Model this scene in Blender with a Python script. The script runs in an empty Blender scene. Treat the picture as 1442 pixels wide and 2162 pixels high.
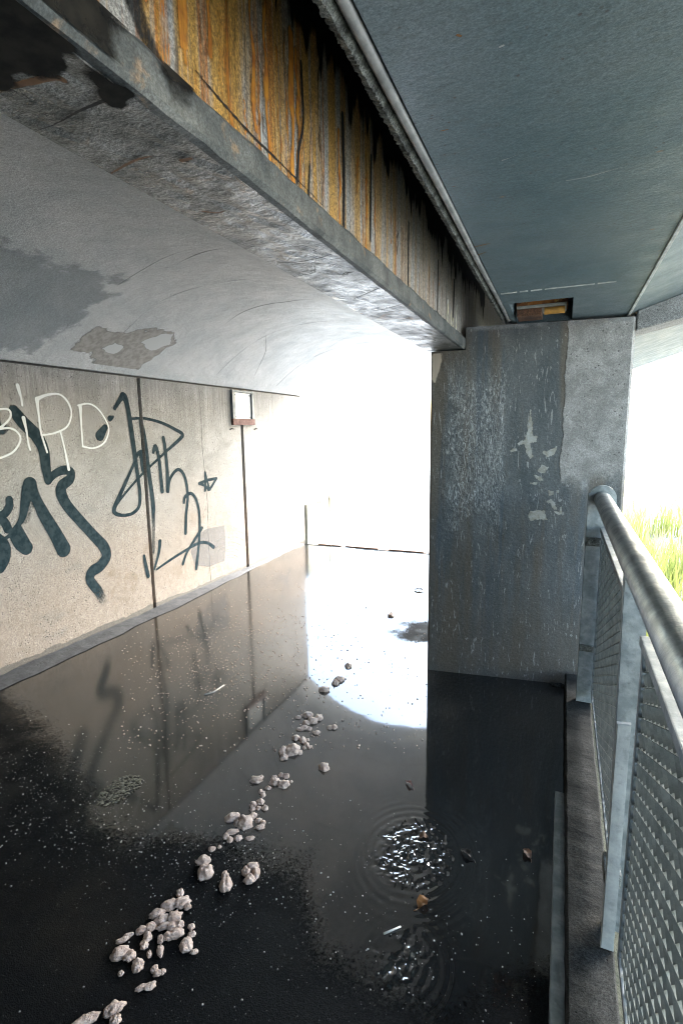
import bpy, bmesh, math, random
import numpy as np
from mathutils import Vector
rad = math.radians
S = bpy.context.scene
C = S.collection
rng = random.Random(7)
NR = np.random.RandomState(11)

# ------------------------------------------------------------------ camera
EYE = 1.6
FPX, CX, CY = 1090.0, 721.0, 1081.0          # focal length and centre in pixels of the 1442 x 2162 photograph
YAW, PITCH, ROLL = rad(23.15), rad(8.9), rad(-.81)
fw = Vector((-math.sin(YAW)*math.cos(PITCH), math.cos(YAW)*math.cos(PITCH), -math.sin(PITCH)))
rt0 = Vector((math.cos(YAW), math.sin(YAW), 0))
up0 = rt0.cross(fw)
rt = rt0*math.cos(ROLL) + up0*math.sin(ROLL)
up = -rt0*math.sin(ROLL) + up0*math.cos(ROLL)
from mathutils import Matrix
cam = bpy.data.cameras.new('camera')
co = bpy.data.objects.new('camera', cam)
C.objects.link(co)
co.matrix_world = Matrix(((rt.x, up.x, -fw.x, 0), (rt.y, up.y, -fw.y, 0), (rt.z, up.z, -fw.z, EYE), (0, 0, 0, 1)))
cam.sensor_fit = 'VERTICAL'
cam.sensor_height = 36
cam.lens = FPX*36/2162
cam.clip_start = .02
cam.clip_end = 3000
S.camera = co

# ------------------------------------------------------------------ light
SUN_EL, SUN_AZ = rad(36), rad(28)             # azimuth clockwise from +Y: the sun stands ahead, a little to the right
w = bpy.data.worlds.new('World'); S.world = w; w.use_nodes = True
wn = w.node_tree
sky = wn.nodes.new('ShaderNodeTexSky')
sky.sky_type = 'NISHITA'; sky.sun_disc = False
sky.sun_elevation = SUN_EL; sky.sun_rotation = SUN_AZ
sky.air_density = 1.4; sky.dust_density = 2.2; sky.ozone_density = 2.0
bg = wn.nodes['Background']
wn.links.new(sky.outputs[0], bg.inputs[0]); bg.inputs[1].default_value = .15
sl = bpy.data.lights.new('sun', 'SUN'); sl.energy = 1.5; sl.angle = rad(40); sl.color = (1, .97, .93)
so = bpy.data.objects.new('sun', sl); C.objects.link(so)
sd = Vector((math.sin(SUN_AZ)*math.cos(SUN_EL), math.cos(SUN_AZ)*math.cos(SUN_EL), math.sin(SUN_EL)))
so.rotation_euler = sd.to_track_quat('Z', 'Y').to_euler()
so.location = sd*30
S.view_settings.view_transform = 'Standard'
S.view_settings.look = 'None'
S.view_settings.exposure = 3.75
S.view_settings.gamma = 1
S.cycles.use_denoising = True
S.cycles.denoising_prefilter = 'ACCURATE'
S.cycles.denoising_input_passes = 'RGB_ALBEDO_NORMAL'
S.cycles.pixel_filter_type = 'BLACKMAN_HARRIS'; S.cycles.filter_width = 1.05
S.cycles.use_adaptive_sampling = False
S.cycles.max_bounces = 12
S.cycles.transparent_max_bounces = 16
S.cycles.sample_clamp_indirect = 12

# ------------------------------------------------------------------ helpers
def ray(px, py):
    return rt*((px-CX)/FPX) - up*((py-CY)/FPX) + fw
def on_z(px, py, z):
    d = ray(px, py); return Vector((0, 0, EYE)) + d*((z-EYE)/d.z)
def on_x(px, py, x):
    d = ray(px, py); return Vector((0, 0, EYE)) + d*(x/d.x)
def on_pier(px, py):                          # front face  y = 3.334 + .135 x
    d = ray(px, py); t = 3.334/(d.y-.135*d.x); return Vector((0, 0, EYE)) + d*t

def link(o, parent=None):
    C.objects.link(o)
    if parent is not None: o.parent = parent
    return o
def thing(name, label, cat, loc, group=None):
    o = bpy.data.objects.new(name, None); C.objects.link(o)
    o.location = loc; o.empty_display_size = .1
    o['label'] = label; o['category'] = cat
    if group: o['group'] = group
    return o
def tag(o, label, cat, group=None):
    o['label'] = label; o['category'] = cat
    if group: o['group'] = group
    return o
def obj(name, bm, mat, parent=None, smooth=False, label=None, origin=None):
    """bm is in world coordinates; the object is put under its parent (an Empty or mesh without rotation)"""
    off = Vector((0, 0, 0))
    p = parent
    while p is not None:
        off += p.location; p = p.parent
    org = Vector(origin) if origin is not None else off
    bm.transform(Matrix.Translation(-org))
    me = bpy.data.meshes.new(name)
    bm.normal_update()
    bm.to_mesh(me); bm.free()
    if smooth:
        for f in me.polygons: f.use_smooth = True
    o = bpy.data.objects.new(name, me)
    me.materials.append(mat)
    link(o, parent)
    o.location = org - off
    if label: o['label'] = label
    return o
def struct(name, bm, mat, smooth=False, kind='structure', label=None):
    o = obj(name, bm, mat, None, smooth); o['kind'] = kind
    if label: o['label'] = label
    return o
def box(bm, x0, x1, y0, y1, z0, z1, bev=0):
    vs = [bm.verts.new(c) for c in ((x0,y0,z0),(x1,y0,z0),(x1,y1,z0),(x0,y1,z0),(x0,y0,z1),(x1,y0,z1),(x1,y1,z1),(x0,y1,z1))]
    fs = [bm.faces.new([vs[i] for i in q]) for q in ((3,2,1,0),(4,5,6,7),(0,1,5,4),(1,2,6,5),(2,3,7,6),(3,0,4,7))]
    if bev:
        es = {e for f in fs for e in f.edges}
        bmesh.ops.bevel(bm, geom=list(es), offset=bev, segments=2, affect='EDGES', profile=.7)
    return vs
def prism(bm, prof, ys, jit=None, seed=0):
    """sweeps the (x, z) profile along the y values; jit[i] is how far vertex i of the profile is roughened"""
    r = random.Random(seed)
    n = len(prof); rows = []
    for y in ys:
        row = []
        for i, (x, z) in enumerate(prof):
            j = jit[i] if jit else 0
            row.append(bm.verts.new((x+r.uniform(-j, j), y, z+r.uniform(-j, j))))
        rows.append(row)
    for a, b in zip(rows, rows[1:]):
        for i in range(n):
            k = (i+1) % n
            bm.faces.new((a[i], a[k], b[k], b[i]))
    bm.faces.new(rows[0][::-1]); bm.faces.new(rows[-1])
    bmesh.ops.recalc_face_normals(bm, faces=bm.faces)
def tube(bm, pts, r, n=16, cap=True):
    pts = [Vector(p) for p in pts]; rings = []
    for i, p in enumerate(pts):
        t = (pts[min(i+1, len(pts)-1)] - pts[max(i-1, 0)]).normalized()
        a = t.orthogonal().normalized() if abs(t.y) < .9 else Vector((1, 0, 0))
        a = (a - t*a.dot(t)).normalized(); b = t.cross(a)
        rr = r[i] if isinstance(r, (list, tuple)) else r
        rings.append([bm.verts.new(p + a*rr*math.cos(k*2*math.pi/n) + b*rr*math.sin(k*2*math.pi/n)) for k in range(n)])
    for u, v in zip(rings, rings[1:]):
        for k in range(n):
            bm.faces.new((u[k], u[(k+1) % n], v[(k+1) % n], v[k]))
    if cap:
        bm.faces.new(rings[0][::-1]); bm.faces.new(rings[-1])
def lin(a, b, n): return [a+(b-a)*i/n for i in range(n+1)]

# smooth value noise in numpy, used to roughen outlines and water
def vnoise(x, y, seed=0):
    x = np.asarray(x, float); y = np.asarray(y, float)
    xi = np.floor(x).astype(int); yi = np.floor(y).astype(int)
    def h(a, b):
        n = (a*374761393 + b*668265263 + seed*974711) & 0x7fffffff
        n = ((n ^ (n >> 13))*1274126177) & 0x7fffffff
        return ((n ^ (n >> 16)) & 0xffff)/65535.0
    u = x-xi; v = y-yi; u = u*u*(3-2*u); v = v*v*(3-2*v)
    return (h(xi, yi)*(1-u)+h(xi+1, yi)*u)*(1-v) + (h(xi, yi+1)*(1-u)+h(xi+1, yi+1)*u)*v
def fbm(x, y, seed=0, o=4):
    s = 0; a = .5
    for i in range(o):
        s = s + a*vnoise(np.asarray(x)*2**i, np.asarray(y)*2**i, seed+i); a *= .5
    return s/(1-.5**o)
def sstep(a, b, x):
    t = np.clip((x-a)/(b-a), 0, 1); return t*t*(3-2*t)

# ------------------------------------------------------------------ node helpers
class NT:
    def __init__(self, name):
        self.m = bpy.data.materials.new(name); self.m.use_nodes = True
        self.t = self.m.node_tree; self.p = self.t.nodes['Principled BSDF']; self.out = self.t.nodes['Material Output']
        self.pos = self.n('ShaderNodeNewGeometry').outputs['Position']
    def n(self, ty, ins=None, **kw):
        nd = self.t.nodes.new(ty)
        for k, v in kw.items(): setattr(nd, k, v)
        for k, v in (ins or {}).items(): self.set(nd.inputs[k], v)
        return nd
    def set(self, sock, v):
        if isinstance(v, bpy.types.NodeSocket): self.t.links.new(v, sock)
        elif isinstance(v, tuple) and len(v) == 3 and sock.type == 'RGBA': sock.default_value = (*v, 1)
        else: sock.default_value = v
    def math(self, op, a, b=0.0, c=None, clamp=False):
        nd = self.n('ShaderNodeMath', {0: a, 1: b}, operation=op, use_clamp=clamp)
        if c is not None: self.set(nd.inputs[2], c)
        return nd.outputs[0]
    def scale(self, sx, sy, sz, v=None):
        return self.n('ShaderNodeVectorMath', {0: v or self.pos, 1: (sx, sy, sz)}, operation='MULTIPLY').outputs[0]
    def noise(self, s=1.0, vec=None, d=6, r=.6, out='Fac', dist=0):
        return self.n('ShaderNodeTexNoise', {'Vector': vec or self.pos, 'Scale': s, 'Detail': d, 'Roughness': r, 'Distortion': dist}).outputs[out]
    def vor(self, s, vec=None, out='Distance', **kw):
        return self.n('ShaderNodeTexVoronoi', {'Vector': vec or self.pos, 'Scale': s}, **kw).outputs[out]
    def ss(self, v, a, b, to0=0.0, to1=1.0):
        return self.n('ShaderNodeMapRange', {'Value': v, 'From Min': a, 'From Max': b, 'To Min': to0, 'To Max': to1}, interpolation_type='SMOOTHSTEP').outputs[0]
    def mix(self, f, a, b, mode='MIX'):
        nd = self.n('ShaderNodeMix', data_type='RGBA', blend_type=mode)
        self.set(nd.inputs[0], f); self.set(nd.inputs[6], a); self.set(nd.inputs[7], b)
        return nd.outputs[2]
    def xyz(self):
        s = self.n('ShaderNodeSeparateXYZ', {0: self.pos}); return s.outputs[0], s.outputs[1], s.outputs[2]
    def attr(self, name, out='Fac'):
        return self.n('ShaderNodeAttribute', attribute_name=name).outputs[out]
    def bump(self, h, strength=.5, dist=.01, normal=None):
        nd = self.n('ShaderNodeBump', {'Height': h, 'Strength': strength, 'Distance': dist})
        if normal is not None: self.set(nd.inputs['Normal'], normal)
        return nd.outputs[0]
    def grain(self, c, amt):
        a = self.ss(self.noise(260, d=3, r=.8), .38, .62, 1-amt, 1+amt*.55)
        b = self.ss(self.noise(110, d=3, r=.7), .36, .64, 1-amt*.6, 1+amt*.35)
        return self.mix(1.0, c, self.n('ShaderNodeCombineColor', {0: self.math('MULTIPLY', a, b), 1: self.math('MULTIPLY', a, b), 2: self.math('MULTIPLY', a, b)}).outputs[0], 'MULTIPLY')
    def done(self, col, rough=.8, normal=None, spec=.5, metal=0.0, ior=None, alpha=None):
        p = self.p
        self.set(p.inputs['Base Color'], col); self.set(p.inputs['Roughness'], rough); self.set(p.inputs['Metallic'], metal)
        self.set(p.inputs['Specular IOR Level'], spec)
        if ior: self.set(p.inputs['IOR'], ior)
        if normal is not None: self.set(p.inputs['Normal'], normal)
        if alpha is not None: self.set(p.inputs['Alpha'], alpha)
        return self.m

# ------------------------------------------------------------------ materials
def m_wall():
    t = NT('board marked concrete wall'); x, y, z = t.xyz()
    base = t.mix(t.ss(t.noise(2.2), .35, .7), (.27, .265, .26), (.36, .35, .345))
    base = t.mix(t.ss(t.noise(14, d=8), .4, .75, 0, .5), base, (.22, .21, .20))
    tan = t.mix(t.ss(t.noise(30, d=4), .4, .7), (.265, .205, .158), (.335, .275, .225))
    low = t.math('ADD', z, t.math('MULTIPLY', t.noise(1.6), .9))
    base = t.mix(t.ss(low, 1.85, .8, 0, .72), base, tan)
    base = t.mix(t.math('MULTIPLY', t.ss(t.noise(3.3, d=7, r=.65), .52, .7), t.ss(z, 1.3, .3, 0, .6)), base, (.19, .135, .095))
    base = t.mix(t.ss(t.noise(1.9, t.scale(1, 1, 2.2), d=7, r=.65), .55, .72, 0, .45), base, (.17, .165, .16))
    ridg = t.noise(1, t.scale(1, 60, 1.2), d=3)
    hi = t.ss(t.math('ADD', z, t.math('MULTIPLY', t.noise(1.5), .8)), 1.95, 2.4)
    base = t.mix(t.math('MULTIPLY', t.ss(ridg, .58, .42), t.math('MULTIPLY', hi, .6)), base, (.2, .2, .19))
    runs = t.noise(1, t.scale(1, 14, .8), d=5)
    base = t.mix(t.math('MULTIPLY', t.ss(runs, .55, .72), t.ss(z, 1.3, 2.1, 0, .45)), base, (.46, .46, .45))
    pits = t.vor(46); big = t.vor(13, t.scale(1, 1.0, 1))
    pm = t.ss(pits, .24, .12); pm = t.math('MULTIPLY', pm, t.ss(t.noise(5), .42, .56))
    pb = t.ss(big, .075, .04)
    base = t.mix(t.math('MAXIMUM', pm, pb), base, (.09, .085, .08))
    damp = t.math('SUBTRACT', .085, t.math('MULTIPLY', t.noise(3.4, t.scale(1, 1, .2), d=5), .16))
    wet = t.ss(t.math('ADD', z, damp), .056, .05)
    base = t.mix(wet, base, (.12, .108, .098))
    h = t.math('ADD', t.math('MULTIPLY', ridg, t.math('MULTIPLY', hi, .8)), t.math('ADD', t.math('MULTIPLY', t.noise(40, d=6), .5), t.math('MULTIPLY', t.math('MAXIMUM', pm, pb), -.9)))
    return t.done(t.grain(base, 0.5), t.ss(wet, 0, 1, .82, .4), t.bump(h, .7, .006))
def m_vault():
    t = NT('painted vault plaster'); x, y, z = t.xyz()
    c = t.mix(t.ss(t.noise(2.6, d=8, r=.65), .3, .72), (.36, .385, .40), (.49, .495, .50))
    c = t.mix(t.ss(t.noise(60, d=6, r=.7), .5, .7, 0, .5), c, (.28, .295, .30))
    sp = t.math('MULTIPLY', t.ss(t.vor(26), .07, .03), t.ss(t.noise(3), .5, .6))
    c = t.mix(sp, c, (.1, .1, .1))
    h = t.math('ADD', t.noise(90, d=5), t.math('MULTIPLY', t.noise(9, d=6), 3.0))
    return t.done(t.grain(c, 0.35), t.ss(t.noise(6), .3, .7, .34, .5), t.bump(h, .5, .006), spec=.5)
def m_soffit():
    t = NT('spalling wet soffit concrete'); x, y, z = t.xyz()
    c = t.mix(t.ss(t.noise(5, d=8, r=.7), .35, .68), (.075, .085, .085), (.29, .295, .295))
    c = t.mix(t.ss(t.noise(9, d=6, dist=1), .6, .72, 0, .8), c, (.28, .17, .09))
    c = t.mix(t.ss(t.noise(1, t.scale(6, 2.5, 1), d=8, r=.75), .62, .66), c, (.03, .03, .03))
    v = t.n('ShaderNodeTexVoronoi', {'Vector': t.n('ShaderNodeVectorMath', {0: t.scale(5, 11, 1), 1: t.noise(8, out='Color')}, operation='ADD').outputs[0], 'Scale': 1.0}, feature='DISTANCE_TO_EDGE').outputs['Distance']
    cr = t.math('MULTIPLY', t.ss(v, .03, .008), t.ss(t.noise(3), .53, .64))
    c = t.mix(cr, c, (.02, .02, .022))
    h = t.math('ADD', t.math('MULTIPLY', t.noise(1, t.scale(10, 14, 20), d=6, r=.62), 1.5), t.math('MULTIPLY', cr, -1.2))
    h = t.math('ADD', h, t.math('MULTIPLY', t.noise(130, d=3), .3))
    return t.done(t.grain(c, 0.5), t.ss(t.noise(6), .35, .65, .22, .5), t.bump(h, .65, .009), spec=.6)
def m_face():
    t = NT('rust streaked beam face'); x, y, z = t.xyz()
    c = t.mix(t.noise(1, t.scale(1, 30, 1.5), d=6), (.25, .245, .225), (.43, .415, .39))
    st = t.noise(1, t.scale(1, 22, .5), d=5, r=.65)
    w_ = t.ss(y, 2.9, 1.2, .12, 1)
    c = t.mix(t.math('MULTIPLY', t.ss(st, .40, .56), w_), c, (.46, .26, .06))
    st2 = t.noise(1, t.scale(1, 34, .7), d=4)
    c = t.mix(t.math('MULTIPLY', t.ss(st2, .58, .66), t.math('MULTIPLY', w_, .85)), c, (.36, .13, .025))
    st3 = t.noise(1, t.scale(3, 60, 2.2), d=5)
    c = t.mix(t.ss(st3, .57, .68, 0, .85), c, (.05, .045, .04))
    c = t.mix(t.ss(t.noise(1, t.scale(1, 26, .6), d=3), .66, .74, 0, .7), c, (.4, .385, .355))
    h = t.math('ADD', t.noise(1, t.scale(10, 60, 6), d=6), t.math('MULTIPLY', t.noise(60), .5))
    return t.done(t.grain(c, 0.5), .72, t.bump(h, .7, .006))
def m_band():
    t = NT('rendered beam edge band'); x, y, z = t.xyz()
    c = t.mix(t.ss(t.noise(7, d=7), .35, .65), (.055, .066, .072), (.13, .14, .142))
    c = t.mix(t.ss(t.noise(16), .6, .7, 0, .6), c, (.3, .2, .12))
    c = t.mix(t.ss(t.noise(5), .58, .72, 0, .7), c, (.04, .04, .045))
    return t.done(t.grain(c, 0.35), .75, t.bump(t.noise(60, d=8), .5, .006))
def m_deck():
    t = NT('grey painted deck soffit'); x, y, z = t.xyz()
    c = t.mix(t.ss(t.noise(1.6, d=4), .3, .7), (.082, .130, .152), (.122, .162, .180))
    c = t.mix(t.ss(t.noise(1, t.scale(20, 44, 20), d=7), .52, .7, 0, .5), c, (.085, .11, .12))
    rs = t.math('MULTIPLY', t.ss(t.vor(10, t.scale(1, 1.6, 1)), .11, .03), t.ss(t.noise(2.3), .5, .6))
    c = t.mix(rs, c, (.22, .12, .05))
    pt = t.math('MULTIPLY', t.ss(t.vor(38), .17, .07), t.ss(t.noise(4), .42, .56))
    c = t.mix(pt, c, (.07, .075, .08))
    h = t.math('ADD', t.noise(1, t.scale(50, 80, 20), d=7), t.math('MULTIPLY', t.noise(6, d=5), 1.8))
    return t.done(t.grain(c, 0.26), t.ss(t.noise(8), .3, .7, .42, .62), t.bump(h, .4, .005), spec=.45)
def m_conc(name, a, b, rough=.8, bs=.6, sc=6, spec=.5):
    t = NT(name)
    c = t.mix(t.ss(t.noise(sc, d=8), .32, .68), a, b)
    pt = t.math('MULTIPLY', t.ss(t.vor(42), .15, .07), t.ss(t.noise(5), .45, .6))
    dk = tuple(v*.35 for v in a)
    c = t.mix(pt, c, dk)
    h = t.math('ADD', t.noise(55, d=8, r=.65), t.math('MULTIPLY', pt, -.5))
    return t.done(t.grain(c, 0.5), rough, t.bump(h, bs, .006), spec=spec)
def m_pier():
    t = NT('stained pier concrete'); x, y, z = t.xyz()
    c = t.mix(t.ss(t.noise(3.4, t.scale(2.4, 1, .7), d=7), .3, .7), (.046, .058, .066), (.098, .107, .112))
    brown = t.ss(t.noise(1, t.scale(7, 1, .7), d=5), .45, .65, 0, .75)
    c = t.mix(brown, c, (.09, .072, .052))
    blue = t.ss(t.noise(1, t.scale(11, 1, .5), d=4), .56, .68, 0, .6)
    c = t.mix(blue, c, (.04, .06, .082))
    lowb = t.ss(t.math('ADD', z, t.math('MULTIPLY', t.noise(3), .5)), 1.0, .35, 0, .6)
    c = t.mix(lowb, c, (.08, .066, .05))
    # wrinkled skin of old runs down the middle of the face
    wx = t.math('SUBTRACT', 1, t.math('MULTIPLY', t.math('ABSOLUTE', t.math('ADD', x, .50)), 4.6))
    wz = t.math('SUBTRACT', 1, t.math('MULTIPLY', t.math('ABSOLUTE', t.math('SUBTRACT', z, 1.47)), 1.7))
    wm = t.ss(t.math('ADD', t.math('MINIMUM', wx, wz), t.math('MULTIPLY', t.math('SUBTRACT', t.noise(7), .5), 1.1)), .05, .5)
    wr = t.noise(1, t.scale(75, 1, 26), d=5, r=.7, dist=1.4)
    c = t.mix(t.math('MULTIPLY', wm, t.ss(wr, .5, .64)), c, (.26, .275, .28))
    c = t.mix(t.math('MULTIPLY', wm, t.ss(wr, .48, .36)), c, (.03, .035, .04))
    sc = t.noise(1, t.scale(30, 30, 5), d=3, dist=3)
    c = t.mix(t.math('MULTIPLY', t.ss(sc, .635, .655), .35), c, (.5, .5, .5))
    # the pale bare field on the right with its torn edge
    nx = t.math('ADD', x, t.math('MULTIPLY', t.math('SUBTRACT', t.noise(6, d=5), .5), .07))
    nz = t.math('ADD', z, t.math('MULTIPLY', t.math('SUBTRACT', t.noise(5, d=5), .5), .35))
    f = t.math('MULTIPLY', t.ss(nx, -.012, -.004), t.ss(nz, 1.22, 1.34))
    pale = t.mix(t.ss(t.noise(13, d=8), .35, .68), (.18, .176, .173), (.29, .283, .278))
    pale = t.mix(t.math('MULTIPLY', t.ss(t.vor(34), .2, .1), t.ss(t.noise(9), .42, .55)), pale, (.07, .065, .065))
    c = t.mix(f, c, pale)
    c = t.mix(t.math('MULTIPLY', t.ss(z, 2.17, 2.19), t.ss(t.noise(9), .4, .6)), c, (.17, .175, .18))
    h = t.math('ADD', t.math('MULTIPLY', wr, t.math('MULTIPLY', wm, 3)), t.math('ADD', t.noise(60, d=7), t.math('MULTIPLY', f, 1.1)))
    return t.done(t.grain(c, 0.32), t.ss(wm, 0, 1, .62, .3), t.bump(h, .55, .006), spec=.5)
def m_asphalt():
    t = NT('wet dark asphalt'); x, y, z = t.xyz()
    c = t.mix(t.ss(t.noise(120, d=4), .4, .7), (.003, .0038, .0045), (.009, .0098, .0105))
    st = t.math('MULTIPLY', t.ss(t.vor(150), .26, .12), t.ss(t.vor(150, out='Color'), .82, .86))
    c = t.mix(st, c, (.16, .16, .155))
    mud = t.ss(t.noise(1.7, d=6), .5, .7, 0, .5)
    c = t.mix(mud, c, (.022, .018, .013))
    h = t.math('ADD', t.vor(260), t.math('MULTIPLY', t.noise(160, d=6), .4))
    return t.done(t.grain(c, 0.6), t.ss(t.noise(7), .35, .6, .55, .8), t.bump(h, .28, .003), spec=.07)
def m_water():
    t = NT('shallow murky puddle water'); x, y, z = t.xyz()
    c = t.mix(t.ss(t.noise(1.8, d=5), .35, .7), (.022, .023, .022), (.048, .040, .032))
    silt = t.ss(t.math('ADD', x, t.math('MULTIPLY', t.math('SUBTRACT', t.noise(2.6, d=5), .5), 1.3)), -1.1, -.35)   # darkens the base to the right, painting in the pier's dark reflection
    c = t.mix(silt, c, (.006, .0068, .0072))  # dark base painted in for the pier's reflection
    h = t.math('ADD', t.math('MULTIPLY', t.noise(5, d=2), .5), t.math('MULTIPLY', t.noise(22, d=2), .06))
    m = t.done(c, t.ss(t.math('ADD', x, t.math('MULTIPLY', t.math('SUBTRACT', t.noise(2, d=4), .5), .8)), -2.3, -1.3, .13, .045), t.bump(h, .05, .01), spec=.5, ior=1.8)
    cov = t.attr('cov')
    edge = t.math('ADD', cov, t.math('MULTIPLY', t.math('SUBTRACT', t.noise(90, d=5, r=.8), .5), .9))
    t.set(t.p.inputs['Alpha'], t.math('MULTIPLY', t.ss(edge, .38, .62), t.ss(cov, 0, .1)))
    return m
def m_steel(name, a, b, rough=.45, metal=.6, rust=0.0):
    t = NT(name)
    c = t.mix(t.ss(t.noise(18, d=6), .35, .7), a, b)
    c = t.mix(t.ss(t.noise(1, t.scale(44, 9, 44), d=6), .52, .72, 0, .4), c, tuple(v*.45 for v in a))
    if rust:
        c = t.mix(t.ss(t.noise(14, d=6), .62, .7, 0, rust), c, (.16, .07, .025))
    return t.done(c, t.ss(t.noise(12), .3, .7, rough-.08, rough+.14), t.bump(t.noise(70, d=5), .35, .003), metal=metal)
def m_rust():
    t = NT('flaking rusty steel')
    c = t.mix(t.ss(t.noise(17, d=6), .38, .62), (.10, .035, .018), (.36, .14, .03))
    c = t.mix(t.ss(t.noise(30, d=4), .58, .68), c, (.55, .32, .08))
    c = t.mix(t.ss(t.noise(8), .62, .7), c, (.4, .38, .35))
    return t.done(c, .8, t.bump(t.noise(60, d=8), 1, .006))
def m_joint():
    t = NT('rusty joint filler'); x, y, z = t.xyz()
    c = t.mix(t.ss(t.math('ADD', z, t.math('MULTIPLY', t.noise(4), .5)), 1.5, .9), (.015, .015, .016), (.085, .038, .012))
    c = t.mix(t.ss(t.noise(1, t.scale(1, 1, 9), d=5), .55, .7), c, (.02, .018, .015))
    return t.done(c, .8, t.bump(t.noise(50), .6, .004))
def m_decal(name, col, lo=.35, hi=.6, ns=60, na=.35, rough=.7, col2=None, spec=.4, opac=1.0, vec=None, bump=0):
    t = NT(name)
    cov = t.attr('cov')
    nz = t.noise(ns, (t.scale(*vec) if vec else None), d=5, r=.7)
    e = t.math('ADD', cov, t.math('MULTIPLY', t.math('SUBTRACT', nz, .5), na))
    a = t.math('MULTIPLY', t.ss(e, lo, hi), opac)
    a = t.math('MULTIPLY', a, t.ss(cov, 0, .06))
    c = col if col2 is None else t.mix(t.ss(t.noise(25, d=6), .35, .65), col, col2)
    return t.done(c, rough, t.bump(t.noise(ns, d=6), bump, .004) if bump else None, spec=spec, alpha=a)
def m_foam():
    t = NT('dirty soap foam')
    c = t.mix(t.ss(t.noise(40, d=5), .35, .65), (.34, .24, .19), (.48, .375, .32))
    b = t.vor(260)
    c = t.mix(t.ss(b, .25, .5, 0, .35), c, (.45, .37, .32))
    m = t.done(c, .55, t.bump(t.math('ADD', b, t.noise(120, d=4)), .5, .003), spec=.4)
    t.set(t.p.inputs['Subsurface Weight'], .3); t.set(t.p.inputs['Subsurface Radius'], (.01, .008, .006))
    return m
def plain(name, col, rough=.6, **k):
    t = NT(name); c = t.mix(t.ss(t.noise(30, d=4), .3, .7), col, tuple(v*.6 for v in col)); return t.done(c, rough, **k)
def m_grass(name, a, b):
    t = NT(name); c = t.mix(t.ss(t.noise(3, d=4), .3, .7), a, b); m = t.done(c, .6)
    tr = t.n('ShaderNodeBsdfTranslucent', {'Color': c}); ad = t.n('ShaderNodeMixShader', {0: .45, 1: t.p.outputs[0], 2: tr.outputs[0]})
    t.t.links.new(ad.outputs[0], t.out.inputs['Surface']); return m
def m_field():
    t = NT('dry meadow ground')
    x, y, z = t.xyz()
    c = t.mix(t.ss(t.noise(.7, d=8), .35, .65), (.26, .265, .235), (.36, .365, .34))
    bank = t.math('MULTIPLY', t.ss(x, 2.6, 1.2), t.ss(x, -1, 0))
    c = t.mix(bank, c, t.mix(t.noise(9), (.018, .024, .014), (.05, .05, .03)))  # dark soil and grass, with the bank's shade put into the colour
    return t.done(c, .9, t.bump(t.noise(14, d=6), .6, .05))

M = dict(wall=m_wall(), vault=m_vault(), soffit=m_soffit(), face=m_face(), band=m_band(), deck=m_deck(), pier=m_pier(),
         asphalt=m_asphalt(), water=m_water(), rust=m_rust(), joint=m_joint(), foam=m_foam(), field=m_field(),
         galv=m_steel('weathered galvanised steel', (.17, .195, .21), (.31, .335, .35), .40, .5),
         mesh=m_steel('galvanised expanded metal', (.24, .275, .28), (.38, .415, .42), .42, .4),
         pipe=m_steel('grey plastic drip pipe', (.13, .135, .135), (.24, .24, .235), .5, 0),
         kerb=m_conc('damp kerb concrete', (.010, .0112, .0115), (.034, .035, .033), .75, .6, 8, .06),
         lip=m_conc('crumbling mortar lip', (.03, .033, .03), (.20, .21, .195), .8, 1, 34),
         xbeam=m_conc('grey crossbeam concrete', (.20, .205, .21), (.28, .285, .29)),
         pale=m_conc('pale path concrete', (.45, .44, .42), (.56, .55, .53)),
         low=m_conc('mossy pale wall concrete', (.40, .41, .33), (.55, .54, .48)),
         back=m_conc('light block concrete', (.10, .11, .115), (.17, .175, .18)),
         stay=m_steel('pale grey painted bar', (.25, .265, .265), (.36, .37, .365), .6, 0, .3),
         chalk=plain('pale joint mortar', (.55, .58, .57), .7))

# ------------------------------------------------------------------ decals: thin skins of paint, soot and rust that follow a surface
def decal(name, mat, parent, surf, u0, u1, v0, v1, cell, covf, label=None, thr=.02):
    nu = int((u1-u0)/cell)+2; nv = int((v1-v0)/cell)+2
    U, V = np.meshgrid(np.linspace(u0, u1, nu), np.linspace(v0, v1, nv), indexing='ij')
    cov = covf(U, V)
    keep = np.zeros((nu-1, nv-1), bool)
    for a in (0, 1):
        for b in (0, 1):
            keep |= cov[a:nu-1+a, b:nv-1+b] > thr
    idx = -np.ones((nu, nv), int); verts = []; cv = []; faces = []
    P = surf(U, V)
    for i, j in zip(*np.nonzero(keep)):
        q = []
        for a, b in ((0, 0), (1, 0), (1, 1), (0, 1)):
            if idx[i+a, j+b] < 0:
                idx[i+a, j+b] = len(verts); verts.append((P[0][i+a, j+b], P[1][i+a, j+b], P[2][i+a, j+b])); cv.append(cov[i+a, j+b])
            q.append(idx[i+a, j+b])
        faces.append(q)
    off = Vector((0, 0, 0)); p = parent
    while p is not None: off += p.location; p = p.parent
    me = bpy.data.meshes.new(name)
    me.from_pydata([tuple(Vector(v)-off) for v in verts], [], faces)
    at = me.attributes.new('cov', 'FLOAT', 'POINT'); at.data.foreach_set('value', np.array(cv, np.float32))
    for f in me.polygons: f.use_smooth = True
    me.materials.append(mat)
    o = bpy.data.objects.new(name, me); link(o, parent)
    if label: o['label'] = label
    return o
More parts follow.
